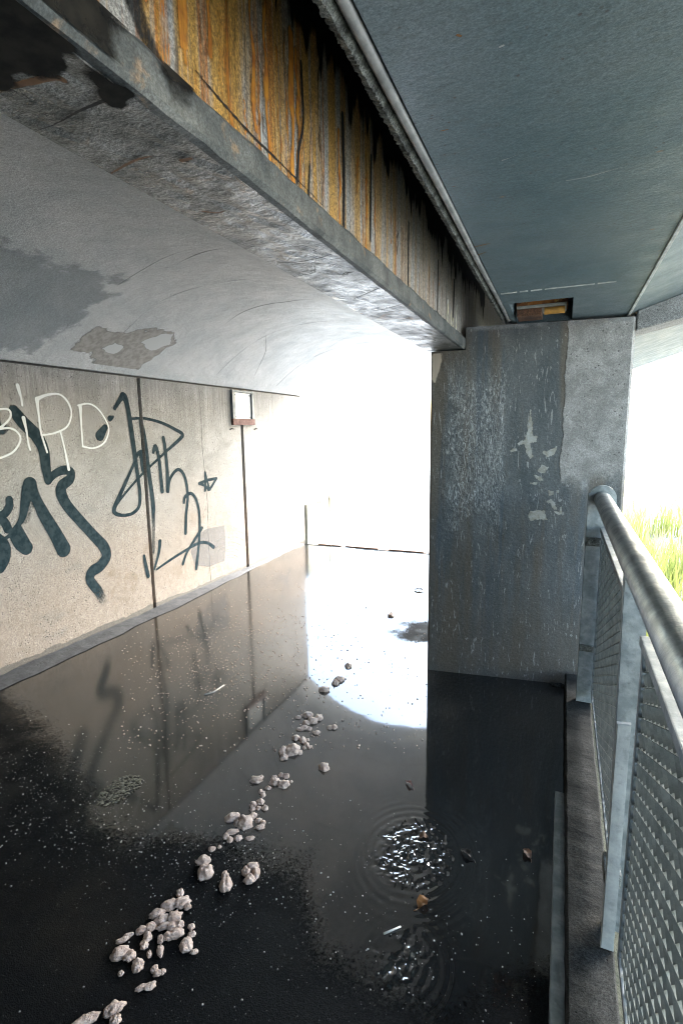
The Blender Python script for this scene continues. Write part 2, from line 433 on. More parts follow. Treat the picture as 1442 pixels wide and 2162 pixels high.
def spline(pts):
    P = np.array(pts, float); out = []
    sl_ = np.max(np.hypot(*(P[1:, :2]-P[:-1, :2]).T)); n = int(min(160, max(14, sl_/max(.0015, P[:, 2].min())*2.2)))
    for i in range(len(P)-1):
        p0 = P[max(i-1, 0)]; p1 = P[i]; p2 = P[i+1]; p3 = P[min(i+2, len(P)-1)]
        for k in range(n):
            t = k/n
            out.append(.5*((2*p1)+(-p0+p2)*t+(2*p0-5*p1+4*p2-p3)*t*t+(-p0+3*p1-3*p2+p3)*t**3))
    out.append(P[-1]); return np.array(out)
def stroke_cov(strokes, U, V, soft=.55):
    """strokes: lists of (u, v, half width, opacity)"""
    cov = np.zeros_like(U)
    for st in strokes:
        Q = spline(st); best = np.zeros_like(U)
        hw = Q[:, 2].max()
        m = (U > Q[:, 0].min()-hw) & (U < Q[:, 0].max()+hw) & (V > Q[:, 1].min()-hw) & (V < Q[:, 1].max()+hw)
        uu = U[m]; vv = V[m]; b = np.zeros_like(uu)
        for q in Q:
            d = np.hypot(uu-q[0], vv-q[1])/max(q[2], 1e-4)
            b = np.maximum(b, (1-sstep(soft, 1.0, d))*q[3])
        best[m] = b
        cov = 1-(1-cov)*(1-best)
    return cov
def poly_sd(poly, U, V):
    """signed distance to a polygon, positive inside"""
    P = np.array(poly, float); n = len(P); ins = np.zeros(U.shape, bool); d = np.full(U.shape, 1e9)
    for i in range(n):
        a = P[i]; b = P[(i+1) % n]; e = b-a; wx = U-a[0]; wy = V-a[1]
        t = np.clip((wx*e[0]+wy*e[1])/max(e@e, 1e-12), 0, 1)
        d = np.minimum(d, np.hypot(wx-e[0]*t, wy-e[1]*t))
        c = ((a[1] > V) != (b[1] > V)) & (U < (b[0]-a[0])*(V-a[1])/(b[1]-a[1]+1e-12)+a[0])
        ins ^= c
    return np.where(ins, d, -d)

YB, YE = -5.0, 6.58                            # the underpass runs along +Y; the camera stands at y = 0
XW = -3.39                                     # face of the left wall
# ================================================================== ground and floor
def axis(cs):
    out = []
    for a, b, st in cs:
        n = max(1, round((b-a)/st)); out += [a+(b-a)*i/n for i in range(n)]
    out.append(cs[-1][1]); return np.array(out)
def grid(bm, xs, ys, zf):
    X, Y = np.meshgrid(xs, ys, indexing='ij'); Z = zf(X, Y)
    vs = [[bm.verts.new((X[i, j], Y[i, j], Z[i, j])) for j in range(len(ys))] for i in range(len(xs))]
    for i in range(len(xs)-1):
        for j in range(len(ys)-1):
            bm.faces.new((vs[i][j], vs[i+1][j], vs[i+1][j+1], vs[i][j+1]))
def gz(X, Y):
    return np.interp(X, [-600, -3.6, .06, .24, 1.3, 7, 40, 600], [-.04, -.04, -.04, -.22, -.5, -.42, -.25, -.25])
bm = bmesh.new(); grid(bm, np.array([-600, -60, -3.6, .06, .24, .6, 1.3, 3, 7, 18, 40, 120, 600.]), np.array([-600, -80, -20, -8, 0, 4, 8, 14, 25, 50, 120, 600.]), gz)
struct('ground', bm, M['field'])
bm = bmesh.new(); grid(bm, lin(XW-.02, .16, 20), lin(YB, 6.5, 40), lambda X, Y: 0*X)
struct('floor', bm, M['asphalt'])
bm = bmesh.new(); grid(bm, lin(-3.32, .9, 12), lin(6.56, 60, 20), lambda X, Y: 0*X-.012)
struct('path', bm, M['pale'])

# water: a thin sheet with ring waves where drops fall from the gap above
RIP = ((-.455, 1.70, .165, 1.0), (-.375, 1.29, .11, .55))
xs = axis(((XW+.01, -2.6, .05), (-2.6, -.8, .04), (-.8, -.64, .012), (-.64, -.22, .0028), (-.22, .075, .02)))
ys = axis(((.55, 1.16, .02), (1.16, 1.24, .006), (1.24, 1.96, .0028), (1.96, 2.3, .012), (2.3, 6.5, .05)))
def wz(X, Y):
    Z = np.full(X.shape, .004)
    for cx, cy, R, A in RIP:
        r = np.hypot(X-cx, (Y-cy)*.86); 
        ring = .00085*np.sin(r*2*np.pi/.030)*np.exp(-(r/(R*1.25))**2)
        far = .00009*np.sin(r*2*np.pi/.042)*np.exp(-r/.16)
        brk = np.clip((vnoise(X*24+cy*9, Y*24, 14)-.15)*2.2, 0, 1)
        chop = brk*.019*(fbm(X*50, Y*50, 3, 2)-.5)*np.exp(-(r/(R*.78))**4)
        Z = Z + A*(ring*(.7 if R > .1 else .12)+chop+far)
    return Z
bm = bmesh.new(); grid(bm, xs, ys, wz)
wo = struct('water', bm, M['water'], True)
me = wo.data; n = len(me.vertices); co_ = np.empty(n*3, np.float32); me.vertices.foreach_get('co', co_); co_ = co_.reshape(-1, 3)
X, Y = co_[:, 0], co_[:, 1]
yb = np.interp(X, [-3.4, -2.9, -2.3, -1.75, -1.5, -1.1, -.8, -.62, -.2, .1], [2.02, 1.86, 1.66, 1.40, 1.32, 1.46, 1.50, 1.22, 1.20, 1.50])
cv = .5 + (Y-yb + .22*(fbm(X*3.1, Y*3.1, 5)-.5))*1.7
wallgap = (X-XW) - (.07+.10*fbm(Y*2.2, Y*0, 9)) - np.interp(Y, [1.8, 3.4, 5.0, 6], [.10, .05, .0, -.08])
cv = np.minimum(cv, .5+wallgap*14)
endgap = 6.42 - Y + .12*(fbm(X*3, Y*3, 2)-.5); cv = np.minimum(cv, .5+endgap*9)
dry = np.hypot((X+.93)/.33, (Y-3.88)/.34); cv = np.minimum(cv, .55+(dry-.8)*.9+.7*(fbm(X*9, Y*9, 8)-.5))
at = me.attributes.new('cov', 'FLOAT', 'POINT'); at.data.foreach_set('value', np.clip(cv, 0, 1).astype(np.float32))

# ================================================================== left wall
wall = thing('concrete_wall', 'grey concrete side wall of the underpass covered in spray painted tags', 'wall', (XW, 2.0, 0))
JY = (3.525, 5.07)
cuts = [YB, JY[0]-.019, JY[0]+.019, JY[1]-.026, JY[1]+.026, YE]
for a, b in ((0, 1), (2, 3), (4, 5)):
    bm = bmesh.new(); box(bm, XW-.34, XW, cuts[a], cuts[b], -.08, 2.078, .004); obj('wall_panel', bm, M['wall'], wall)
for y in JY:
    bm = bmesh.new(); box(bm, XW-.3, XW-.03, y-.03 if y < 4 else y-.028, y+.03 if y < 4 else y+.028, -.06, 2.07); obj('joint_filler', bm, M['joint'], wall)
bm = bmesh.new(); box(bm, XW-.3, XW-.02, YB, YE-.01, 2.078, 2.094); obj('top_joint', bm, plain('black joint gap', (.02, .02, .02)), wall)
# silt banked against the foot of the wall
bm = bmesh.new()
yy = lin(YB, 6.45, 230)
sec = []
for y in yy:
    wd = .06+.10*float(fbm(y*2.2, 0, 9)) + float(np.interp(y, [1.8, 3.4, 5.0, 6], [.10, .05, .0, -.04])); hh = .006+.016*float(fbm(y*3, 1, 4))
    sec.append([bm.verts.new((XW+wd*k, y+rng.uniform(-.008, .008), (hh+rng.uniform(-.003, .003))*(1-k)**.8+(.002 if k < 1 else -.004))) for k in (0, .25, .5, .75, 1)])
for a, b in zip(sec, sec[1:]):
    for i in range(4): bm.faces.new((a[i], a[i+1], b[i+1], b[i]))
struct('silt', bm, m_conc('wet grey silt', (.045, .05, .057), (.105, .11, .12), .45, 1, 14), True)

wsurf = lambda off: (lambda U, V: (np.full(U.shape, XW+off), U, V))
def wpts(lst, w, o=1.0):
    """photo points traced on the wall -> (y, z, half width, opacity) on its plane"""
    out = []
    for k, p in enumerate(lst):
        q = on_x(p[0], p[1], XW)
        out.append((q.y, q.z, p[2] if len(p) > 2 else w, p[3] if len(p) > 3 else o))
    return out
def z5(l): return [((p[0]/4.003), 760+p[1]/4.003)+tuple(p[2:]) for p in l]       # enlarged view of the left tags
def z6(l): return [(220+p[0]/4.239, 780+p[1]/4.239)+tuple(p[2:]) for p in l]     # enlarged view of the middle tag
W1 = [wpts(z5(l), .0108, .85) for l in (
    [(-110, 430), (60, 415), (90, 480), (20, 560), (-60, 590)], [(-60, 590), (100, 580), (175, 660), (120, 770), (0, 830), (-110, 850)],
    [(150, 215, .02), (165, 270, .017), (180, 320), (190, 385)], [(200, 490, .02), (225, 600), (240, 700), (257, 760)],
    [(313, 330, .022), (330, 480), (350, 620), (400, 780)], [(313, 330, .02, .8), (400, 295, .017, .6), (500, 290), (570, 350, .016, .6), (605, 450), (570, 560), (470, 615), (365, 635)],
    [(510, 600), (545, 740), (583, 925, .017)],
    [(680, 400, .022), (685, 500, .013), (700, 730)], [(660, 385), (750, 370), (830, 415), (900, 520), (920, 600), (880, 700), (790, 745), (700, 730)])]
decal('graffiti_word', m_decal('white spray paint', (.66, .69, .71), .2, .65, 90, .45, opac=.85), wall, wsurf(.0032), 1.85, 3.4, 1.3, 2.07, .0055,
      lambda U, V: stroke_cov(W1, U, V, .4), 'white spray painted word BIRD high on the wall')
D1 = [wpts(z5(l), .038, .97) for l in (
    [(120, 430, .05, .55), (200, 530, .055, .75), (310, 640, .055, .9), (370, 760, .05), (390, 900, .045), (410, 1020, .035)],
    [(410, 1020, .03), (470, 960, .034), (545, 930, .04), (600, 950, .04), (590, 1010, .045), (530, 1060, .05), (520, 1130, .052), (570, 1230, .05), (680, 1360, .05, .9), (800, 1490, .052, .8), (880, 1580, .06, .65), (900, 1660, .062, .55), (850, 1740, .06, .6), (780, 1790, .055, .8), (765, 1860, .05, .65), (830, 1950, .055, .45), (880, 2040, .06, .2)],
    [(-30, 1540, .012), (60, 1500, .014), (130, 1430, .018), (190, 1330, .028), (215, 1200, .04), (240, 1100, .056), (255, 1050, .058)],
    [(255, 1050, .055), (300, 1150, .045, .6), (370, 1300, .055, .75), (460, 1450, .06), (540, 1600, .07)],
    [(215, 1340, .05, .3), (250, 1200, .05, .3)],
    [(150, 1430, .04), (185, 1500, .045), (225, 1590, .055)], [(115, 1480, .035), (170, 1560, .045), (225, 1590, .05)],
    [(80, 1180, .03), (80, 1240, .034), (40, 1300, .034), (-30, 1330, .03)], [(-20, 1330, .03), (40, 1370, .035), (70, 1430, .035)],
    [(-20, 1490, .03), (30, 1580, .055), (35, 1680, .05), (10, 1770, .03)], [(-60, 420, .05, .6), (0, 600, .03, .5), (60, 570, .03, .35)],
    [(845, 640, .05, .9), (890, 570, .03, .9)], [(930, 495, .03, .7), (960, 480, .012, .6)])]
dk = m_decal('dark blue grey spray paint', (.010, .022, .029), .15, .55, 70, .6, rough=.92, spec=.12, col2=(.028, .044, .053))
decal('graffiti_tag', dk, wall, wsurf(.0022), 1.7, 3.42, .2, 2.06, .006, lambda U, V: stroke_cov(D1, U, V, .62), 'thick dark brush like tag at the left')
D2 = [wpts(z6(l), .021, .92) for l in (
    [(95, 350, .02, .6), (150, 260, .03, .7), (175, 240, .04), (205, 310, .03), (240, 520, .032, .85), (275, 770, .03), (305, 980, .024), (322, 1130, .022), (310, 1230, .02), (250, 1290, .018), (160, 1305, .018), (95, 1280, .024, .8), (100, 1220, .026, .8), (180, 1040, .022, .8), (260, 860, .018, .8), (300, 760, .022, .8), (330, 745, .03, .9)],
    [(330, 745, .03), (350, 900, .03, .7)],
    [(255, 440, .014), (370, 440, .015), (520, 480, .017), (640, 540, .02), (700, 580, .024), (680, 620, .024), (560, 730, .017), (400, 880, .014), (300, 980, .014), (180, 1120, .014, .7), (120, 1200, .014, .7)],
    [(330, 460, .03, .9), (360, 650, .04, .9), (400, 920, .03), (430, 1130, .03), (443, 1260, .03)],
    [(440, 740, .02), (460, 690, .026), (490, 790, .024), (510, 980, .026), (520, 1090, .028)],
    [(530, 615, .026), (545, 700, .025), (565, 900, .025), (570, 1085, .03)], [(570, 1085, .026), (590, 980, .022), (650, 900, .02), (700, 920, .021), (735, 1010, .022), (748, 1150, .022), (735, 1300, .022), (730, 1465, .024)],
    [(715, 1190, .02), (725, 1140, .022), (780, 1110, .021), (830, 1180, .021), (855, 1330, .021), (850, 1540, .021, .8), (825, 1780, .026)],
    [(875, 1420, .024), (800, 1540, .021), (740, 1640, .019, .8), (705, 1740, .022)],
    [(470, 1790, .012), (600, 1700, .016), (760, 1600, .017), (860, 1550, .018), (930, 1555, .02), (980, 1590, .026)],
    [(500, 1540, .026), (490, 1640, .02), (450, 1790, .014, .7)], [(358, 1670, .018), (375, 1760, .026, .7), (395, 1850, .03, .5)],
    [(440, 1280, .03, .5), (445, 1450, .026, .35), (440, 1640, .028, .4)])]
decal('graffiti_tag', dk, wall, wsurf(.0026), 2.95, 4.75, .2, 2.04, .0055, lambda U, V: stroke_cov([s for s in D2], U, V, .55)*(np.abs(U-JY[0]) > .02), 'thin looping dark tag crossing the joint')
D3 = [wpts(z6(l), .019, .95) for l in ([(903, 925), (925, 1010), (945, 1085)], [(945, 1085), (900, 1040), (850, 1020)], [(850, 1020), (930, 990), (1005, 975)], [(1005, 975), (960, 1050), (900, 1140)], [(900, 1140), (905, 1040), (903, 925)])]
decal('graffiti_star', dk, wall, wsurf(.0028), 4.2, 4.8, 1.0, 1.5, .005, lambda U, V: stroke_cov(D3, U, V, .5), 'small dark five pointed star')
pa = [on_x(*p, XW) for p in ((436, 1118), (474, 1110), (476, 1150), (474, 1183), (440, 1196), (412, 1192), (404, 1165), (412, 1135))]
decal('paint_patch', m_decal('grey cover up paint', (.155, .158, .168), .3, .5, 30, .5, opac=.5), wall, wsurf(.0016), 3.9, 4.9, .1, .7, .01,
      lambda U, V: np.clip(.5+poly_sd([(p.y, p.z) for p in pa], U, V)*18, 0, 1), 'rectangular patch of grey cover up paint')
arcs = []
for k in range(17):
    r0 = .16+.022*k; cy_, cz_ = 4.62+.03*(k % 3), .02
    a0, a1 = rng.uniform(.2, .5), rng.uniform(1.2, 2.1)
    arcs.append([(cy_+r0*1.3*math.cos(a), cz_+r0*math.sin(a)+.02, .0042, rng.uniform(.4, .9)) for a in lin(a0, a1, 7)])
for k in range(12):
    r0 = .30+.03*k
    arcs.append([(5.2+r0*1.2*math.cos(a), .0+r0*math.sin(a), .004, rng.uniform(.3, .8)) for a in lin(.35, 1.1, 6)])
decal('scratch', m_decal('brush scratch marks', (.15, .145, .14), .2, .7, 60, .5, opac=.55), wall, wsurf(.0013), 4.3, 6.0, .03, .75, .006, lambda U, V: stroke_cov(arcs, U, V, .2)*(np.abs(U-JY[1]) > .03), 'curved brush scratches low on the wall')
hc = [[(p.y, p.z, .006, .9) for p in (on_x(425, 860, XW), on_x(427, 935, XW), on_x(438, 1060, XW), on_x(441, 1150, XW), on_x(446, 1232, XW))]]
decal('crack', m_decal('hairline crack', (.05, .05, .05), .3, .7, 40, .9, opac=.75), wall, wsurf(.0011), 4.0, 4.7, .03, 1.95, .006, lambda U, V: stroke_cov(hc, U, V, .2), 'fine vertical crack')
D4 = [wpts(l, .03, .55) for l in ([(588, 1070), (598, 1098), (610, 1118)], [(604, 1072), (600, 1105), (588, 1120)])]
decal('graffiti_tag', m_decal('faded grey spray paint', (.22, .22, .23), .2, .6, 50, .4, opac=.7), wall, wsurf(.0015), 5.4, 6.5, .1, .8, .008, lambda U, V: stroke_cov(D4, U, V, .4), 'faint faded scrawl near the daylight')

# rusty frame with a white plate over the second joint
fr = thing('wall_frame', 'rusty steel frame holding a white plate high on the graffiti wall', 'sign', (XW, 5.08, 1.69))
F0, F1, G0, G1 = 4.865, 5.30, 1.685, 2.068
bm = bmesh.new()
for a in ((F0, F1, G1-.022, G1), (F0, F0+.05, G0+.07, G1-.022), (F1-.045, F1, G0+.07, G1-.022)):
    box(bm, XW+.002, XW+.03, a[0], a[1], a[2], a[3], .003)
obj('frame', bm, m_steel('blue grey painted steel', (.05, .075, .10), (.13, .15, .165), .5, .2, .5), fr)
bm = bmesh.new(); box(bm, XW+.002, XW+.032, F0, F1, G0, G0+.068, .003); obj('rusty_rail', bm, m_conc('red brown rust', (.10, .045, .04), (.2, .11, .095), .85, 1, 30), fr)
tt = NT('scratched white plate'); cpl = tt.mix(tt.ss(tt.noise(1, tt.scale(1, 60, 18), d=3, dist=2), .62, .66, 0, .7), (.5, .53, .56), (.12, .13, .14))
bm = bmesh.new(); box(bm, XW+.003, XW+.012, F0+.0525, F1-.0475, G0+.0705, G1-.024); plate = obj('plate', bm, tt.done(cpl, .45), fr)
for y in (F0+.075, F1-.07):
    for z in (G0+.09, G1-.05):
        bm = bmesh.new(); bmesh.ops.create_cone(bm, cap_ends=True, segments=10, radius1=.008, radius2=.006, depth=.008, matrix=Matrix.Translation((XW+.016, y, z)) @ Matrix.Rotation(math.pi/2, 4, 'Y'))
        obj('bolt', bm, M['joint'], plate)
for y in (F0-.01, F1+.045):
    bm = bmesh.new(); tube(bm, [(XW+.01, y-.03, 1.635), (XW+.014, y, 1.648), (XW+.01, y+.035, 1.64)], .006, 8); obj('anchor_stub', bm, M['joint'], fr)

# ================================================================== vault
VC, VH, VR = -2.0875, 1.2875, .5
RR = (VH*VH+VR*VR)/(2*VR); ZC = 2.092+VR-RR
def vz(x): return ZC+math.sqrt(max(0, RR*RR-(x-VC)**2))
prof = [(x, vz(x)) for x in [VC-VH*math.cos(math.pi*i/48) for i in range(49)]]
prof = prof + [(-.803, 2.75), (-3.9, 2.75), (-3.9, 2.1), (XW-.01, 2.096)]
bm = bmesh.new(); prism(bm, prof, lin(YB, YE, 24))
vault = thing('vault', 'smooth pale plastered vault roofing the underpass above the graffiti wall', 'vault', (VC, 2.0, 2.09))
vs = obj('shell', bm, M['vault'], vault)
for p in vs.data.polygons:
    if p.normal.z < -.2: p.use_smooth = True
def on_vault(px, py):
    d = ray(px, py); A = d.x*d.x+d.z*d.z; B = 2*((0-VC)*d.x+(EYE-ZC)*d.z); Cc = VC*VC+(EYE-ZC)**2-RR*RR
    t = (-B+math.sqrt(B*B-4*A*Cc))/(2*A); p = Vector((0, 0, EYE))+d*t
    return (p.y, math.atan2(p.x-VC, p.z-ZC)*RR)
def vsurf(off):
    return lambda U, V: (VC+(RR-off)*np.sin(V/RR), U, ZC+(RR-off)*np.cos(V/RR))
def vdec(name, mat, lists, off, cell, label, soft=.5, poly=False, k=14, seed=1, ns=10, na=.02):
    if not poly and len(lists) > 1:
        for k_, l in enumerate(lists): vdec(name, mat, [l], off+.0002*k_, cell, label if k_ == 0 else None, soft)
        return
    pts = [[on_vault(p[0], p[1])+tuple(p[2:]) for p in l] for l in lists]
    al = [q for l in pts for q in l]
    u0, u1 = min(q[0] for q in al)-.08, max(q[0] for q in al)+.08
    v0, v1 = max(min(q[1] for q in al)-.08, -VH*1.045), max(q[1] for q in al)+.08
    if poly:
        def cf(U, V):
            c = np.zeros_like(U)
            for l in pts:
                s = poly_sd([q[:2] for q in l], U, V) + na*(fbm(U*ns, V*ns, seed, 5)-.5)*2
                c = np.maximum(c, np.clip(.5+s*k, 0, 1))
            return c
    else:
        cf = lambda U, V: stroke_cov(pts, U, V, soft)
    return decal(name, mat, vault, vsurf(off), u0, u1, v0, v1, cell, cf, label)
vdec('paint_patch', m_decal('older blue grey paint', (.20, .24, .27), .2, .8, 45, .9, rough=.4, opac=.42), [[(-60, 500), (40, 522), (120, 560), (215, 575), (270, 590), (262, 608), (215, 598), (250, 622), (190, 640), (195, 668), (130, 700), (60, 745), (-60, 740)]], .0015, .02, 'large area of darker older paint', poly=True, k=9, na=.10, ns=16)
vdec('bare_patch', m_decal('bare brown grey concrete', (.19, .182, .17), .3, .7, 60, .8, col2=(.28, .27, .255), rough=.7), [
    [(155, 735), (205, 692), (260, 700), (330, 694), (372, 700), (368, 725), (335, 745), (290, 780), (240, 778), (200, 770), (190, 745)]], .0025, .012, 'scab of bare brown concrete where paint has peeled', poly=True, k=22, na=.05, ns=14)
vdec('bare_patch', m_decal('paint remnant', (.40, .41, .415), .4, .6, 40, .5), [[(300, 722), (340, 704), (366, 706), (360, 726), (330, 738), (308, 738)], [(215, 735), (245, 722), (262, 734), (240, 748)]], .0035, .01, 'islands of pale paint left inside the bare scab', poly=True, k=30, na=.03, ns=16)
ck = m_decal('dark hairline crack', (.06, .06, .06), .2, .6, 60, .7, opac=.9)
vdec('crack', ck, [[(470, 690, .003, .4), (510, 660, .006, .8), (560, 643, .009, 1), (610, 636, .007, .9), (680, 632, .003, .5)], [(370, 560, .003, .4), (420, 535, .006, .8), (470, 524, .004, .5)]], .0015, .004, 'long curved crack near the daylight', .2)
vdec('crack', ck, [[(245, 605, .005, .4), (300, 570, .005, .6), (370, 535, .005, .5), (430, 522, .005, .4)], [(640, 775, .005, .4), (700, 730, .005, .6), (760, 700, .005, .4)], [(535, 800, .005, .5), (560, 745, .005, .7), (560, 700, .005, .4)]], .0013, .004, None, .2)

for k_, (y_, v0_, v1_, w_) in enumerate(((3.02, -1.3, .5, .0045), (4.45, -1.3, .9, .0055), (5.7, -1.3, .9, .006))):
    fl = [[(y_+.02*math.sin(k*.9+k_), v0_+(v1_-v0_)*k/12, w_, .35+.5*rng.random()) for k in range(13)]]
    decal('form_line', ck, vault, vsurf(.0011), y_-.06, y_+.06, v0_-.02, v1_+.02, .005, lambda U, V, fl=fl: stroke_cov(fl, U, V, .2), 'curved form line across the vault')
# ================================================================== beam
beam = thing('beam', 'long concrete edge beam running overhead with orange rust streaks', 'beam', (-.69, 2.0, 2.08))
ys_ = lin(YB, YE, 260)
bm = bmesh.new()
prism(bm, [(-.598, 2.12), (-.598, 2.72), (-.795, 2.72), (-.795, 2.12)], lin(YB, YE, 30)); obj('web', bm, M['face'], beam)
bm = bmesh.new()
prism(bm, [(-.578, 2.0795), (-.570, 2.088), (-.572, 2.140), (-.580, 2.150), (-.5995, 2.150), (-.5995, 2.0835), (-.594, 2.0795)], ys_, [.0015, .0015, .0025, .0025, 0, 0, 0], 5); obj('edge_band', bm, M['band'], beam, label='grey rendered band along the lower edge')
bm = bmesh.new()
xs_ = lin(-.80, -.5945, 10)
prism(bm, [(x, 2.080) for x in xs_]+[(-.5945, 2.119), (-.80, 2.119)], ys_, [0]+[.0022]*10+[0, 0, 0], 6); obj('soffit', bm, M['soffit'], beam, label='cracked wet underside')
fsurf = lambda off: (lambda U, V: (np.full(U.shape, -.598+off), U, V))
def soot(U, V):  # ragged soot edge; the shade inside the gap is painted black with it
    e = 2.50 - .22*np.clip(fbm(U*9, U*0, 21)-.42, 0, 1) - .30*np.clip(vnoise(U*30, U*0, 22)-.62, 0, 1) - .10*np.clip(vnoise(U*85, U*0, 23)-.5, 0, 1) + .06
    return np.clip(.5+(V-e)*9, 0, 1)
decal('soot_and_shade', m_decal('black soot and shade', (.006, .0065, .007), .3, .6, 1, .5, vec=(40, 160, 14), rough=.9, spec=.1), beam, fsurf(.0028), .3, 4.2, 2.2, 2.7, .008, soot, 'ragged soot with the black shade of the gap painted in')
m_rs = m_decal('brown rust stain', (.12, .055, .02), .25, .6, 60, .5, opac=.85); m_bc = m_decal('black soffit crack', (.01, .01, .011), .25, .6, 80, .5)
sm = m_decal('black near end patch', (.007, .0075, .008), .3, .62, 30, .6, rough=.9, spec=.1, col2=(.02, .019, .017))
mp = [(lambda q: (q.x, q.y))(on_z(*p, 2.08)) for p in ((-300, -300), (90, -60), (140, 40), (190, 110), (275, 195), (235, 212), (205, 185), (150, 130), (118, 148), (62, 160), (20, 182), (-80, 165), (-300, 190))]
decal('black_patch', sm, beam, lambda U, V: (U, V, np.full(U.shape, 2.0765)), -.80, -.581, .15, .85, .005, lambda U, V: np.clip(.5+(poly_sd(mp, U, V)+.04*(fbm(U*20, V*20, 31)-.5)*2)*26, 0, 1), 'black patch at the near end of the underside')  # black patch over the near end of the underside
mr = [[(q.x, q.y, w_, o_) for q, w_, o_ in [(on_z(p[0], p[1], 2.08), p[2], p[3]) for p in l]] for l in ([(-20, 190, .01, .5), (62, 168, .012, .9), (118, 158, .012, .9), (145, 172, .01, .4)], [(235, 362, .004, .8), (285, 335, .006, .9), (325, 325, .003, .5)], [(385, 335, .012, .8), (405, 330, .01, .6)], [(428, 443, .006, .9), (460, 446, .007, .9), (478, 440, .003, .5)], [(480, 445, .003, .6), (520, 430, .003, .5)])]
for k_, l in enumerate(mr): decal('rust_stain', m_rs, beam, lambda U, V: (U, V, np.full(U.shape, 2.0769)), min(q[0] for q in l)-.03, max(q[0] for q in l)+.03, min(q[1] for q in l)-.03, max(q[1] for q in l)+.03, .003, lambda U, V, l=l: stroke_cov([l], U, V, .1), 'brown rust stains' if k_ == 0 else None)
mk = [[(q.x, q.y, p[2], p[3]) for p in l for q in [on_z(p[0], p[1], 2.08)]] for l in ([(75, 272, .0012, .5), (120, 255, .002, .8), (170, 228, .0035, 1), (225, 205, .006, 1)], [(560, 548, .002, .7), (610, 552, .003, .9), (660, 545, .004, 1), (700, 534, .003, .8)], [(520, 506, .003, .8), (545, 500, .004, .9)], [(745, 630, .004, .8), (800, 606, .006, 1)], [(650, 655, .0, 0), (780, 655, .004, .9), (850, 640, .003, .8)])]
for l in mk: decal('crack', m_bc, beam, lambda U, V: (U, V, np.full(U.shape, 2.0766)), min(q[0] for q in l)-.02, max(q[0] for q in l)+.02, min(q[1] for q in l)-.02, max(q[1] for q in l)+.02, .002, lambda U, V, l=l: stroke_cov([l], U, V, .2)*(U > -.799)*(U < -.582))
decal('black_patch', sm, beam, lambda U, V: (np.full(U.shape, -.5672), U, V), .2, 1.3, 2.088, 2.1415, .006, lambda U, V: np.clip(.2+1.1*(fbm(U*14, V*14, 32)-.42)+(.72-U)*1.1, 0, 1)*(U < 1.25), 'black blotches on the band')  # black blotches, denser towards the near end
def sline(y, z0, z1, w, o=.9, k=0):
    n = 7; return [(y+.012*(rng.random()-.5), z0+(z1-z0)*i/n, w*(.6+.8*rng.random()), o*(1-.45*(i/n)*(1 if k else 0))) for i in range(n+1)]
OR = [sline(1.147, 2.155, 2.47, .018, 1), sline(1.175, 2.155, 2.45, .011, .8), sline(1.035, 2.155, 2.5, .013, .95), sline(.985, 2.2, 2.52, .012, .8), sline(.90, 2.155, 2.5, .02, .6), sline(.845, 2.25, 2.5, .018, .7), sline(1.085, 2.155, 2.4, .008, .6), sline(1.30, 2.2, 2.42, .012, .5), sline(1.415, 2.155, 2.40, .016, .8), sline(1.62, 2.155, 2.36, .016, .6), sline(.78, 2.2, 2.46, .02, .6), sline(2.02, 2.155, 2.35, .016, .45), sline(2.45, 2.155, 2.33, .02, .5), sline(2.72, 2.155, 2.3, .016, .5), sline(.72, 2.16, 2.4, .02, .5)]
for k_ in range(46):
    y_ = .62+2.4*rng.random()**1.5; z_ = 2.152+.3*max(0, rng.random()-.45)
    OR.append(sline(y_, z_, min(2.5, z_+rng.uniform(.06, .34)), rng.uniform(.003, .013), rng.uniform(.25, .8)))
decal('rust_streak', m_decal('orange rust run', (.60, .26, .03), .15, .85, 1, 1.0, vec=(30, 170, 6), col2=(.36, .12, .018)), beam, fsurf(.0016), .6, 3.2, 2.152, 2.56, .005, lambda U, V: stroke_cov(OR, U, V, .0), 'bright orange rust runs')
BR = []
for k_ in range(40):
    y_ = .6+2.7*rng.random(); z_ = 2.152+.34*max(0, rng.random()-.4)
    BR.append(sline(y_, z_, min(2.52, z_+rng.uniform(.04, .3)), rng.uniform(.003, .009), rng.uniform(.25, .9)))
decal('grime_run', m_decal('dark brown grime run', (.035, .028, .02), .25, 1.0, 1, 1.0, vec=(30, 190, 8), col2=(.10, .06, .025), opac=.85), beam, fsurf(.0019), .6, 3.3, 2.152, 2.56, .005, lambda U, V: stroke_cov(BR, U, V, .0), 'dark grime runs')
PR = []
for k_ in range(40):
    y_ = 1.0+2.2*rng.random(); z_ = 2.152+.25*max(0, rng.random()-.3)
    PR.append(sline(y_, z_, min(2.45, z_+rng.uniform(.05, .25)), rng.uniform(.004, .012), rng.uniform(.25, .6)))
decal('lime_run', m_decal('grey lime run', (.52, .515, .48), .2, .95, 1, 1.0, vec=(30, 170, 8)), beam, fsurf(.0013), .6, 3.3, 2.152, 2.5, .006, lambda U, V: stroke_cov(PR, U, V, .0), 'pale grey lime runs')
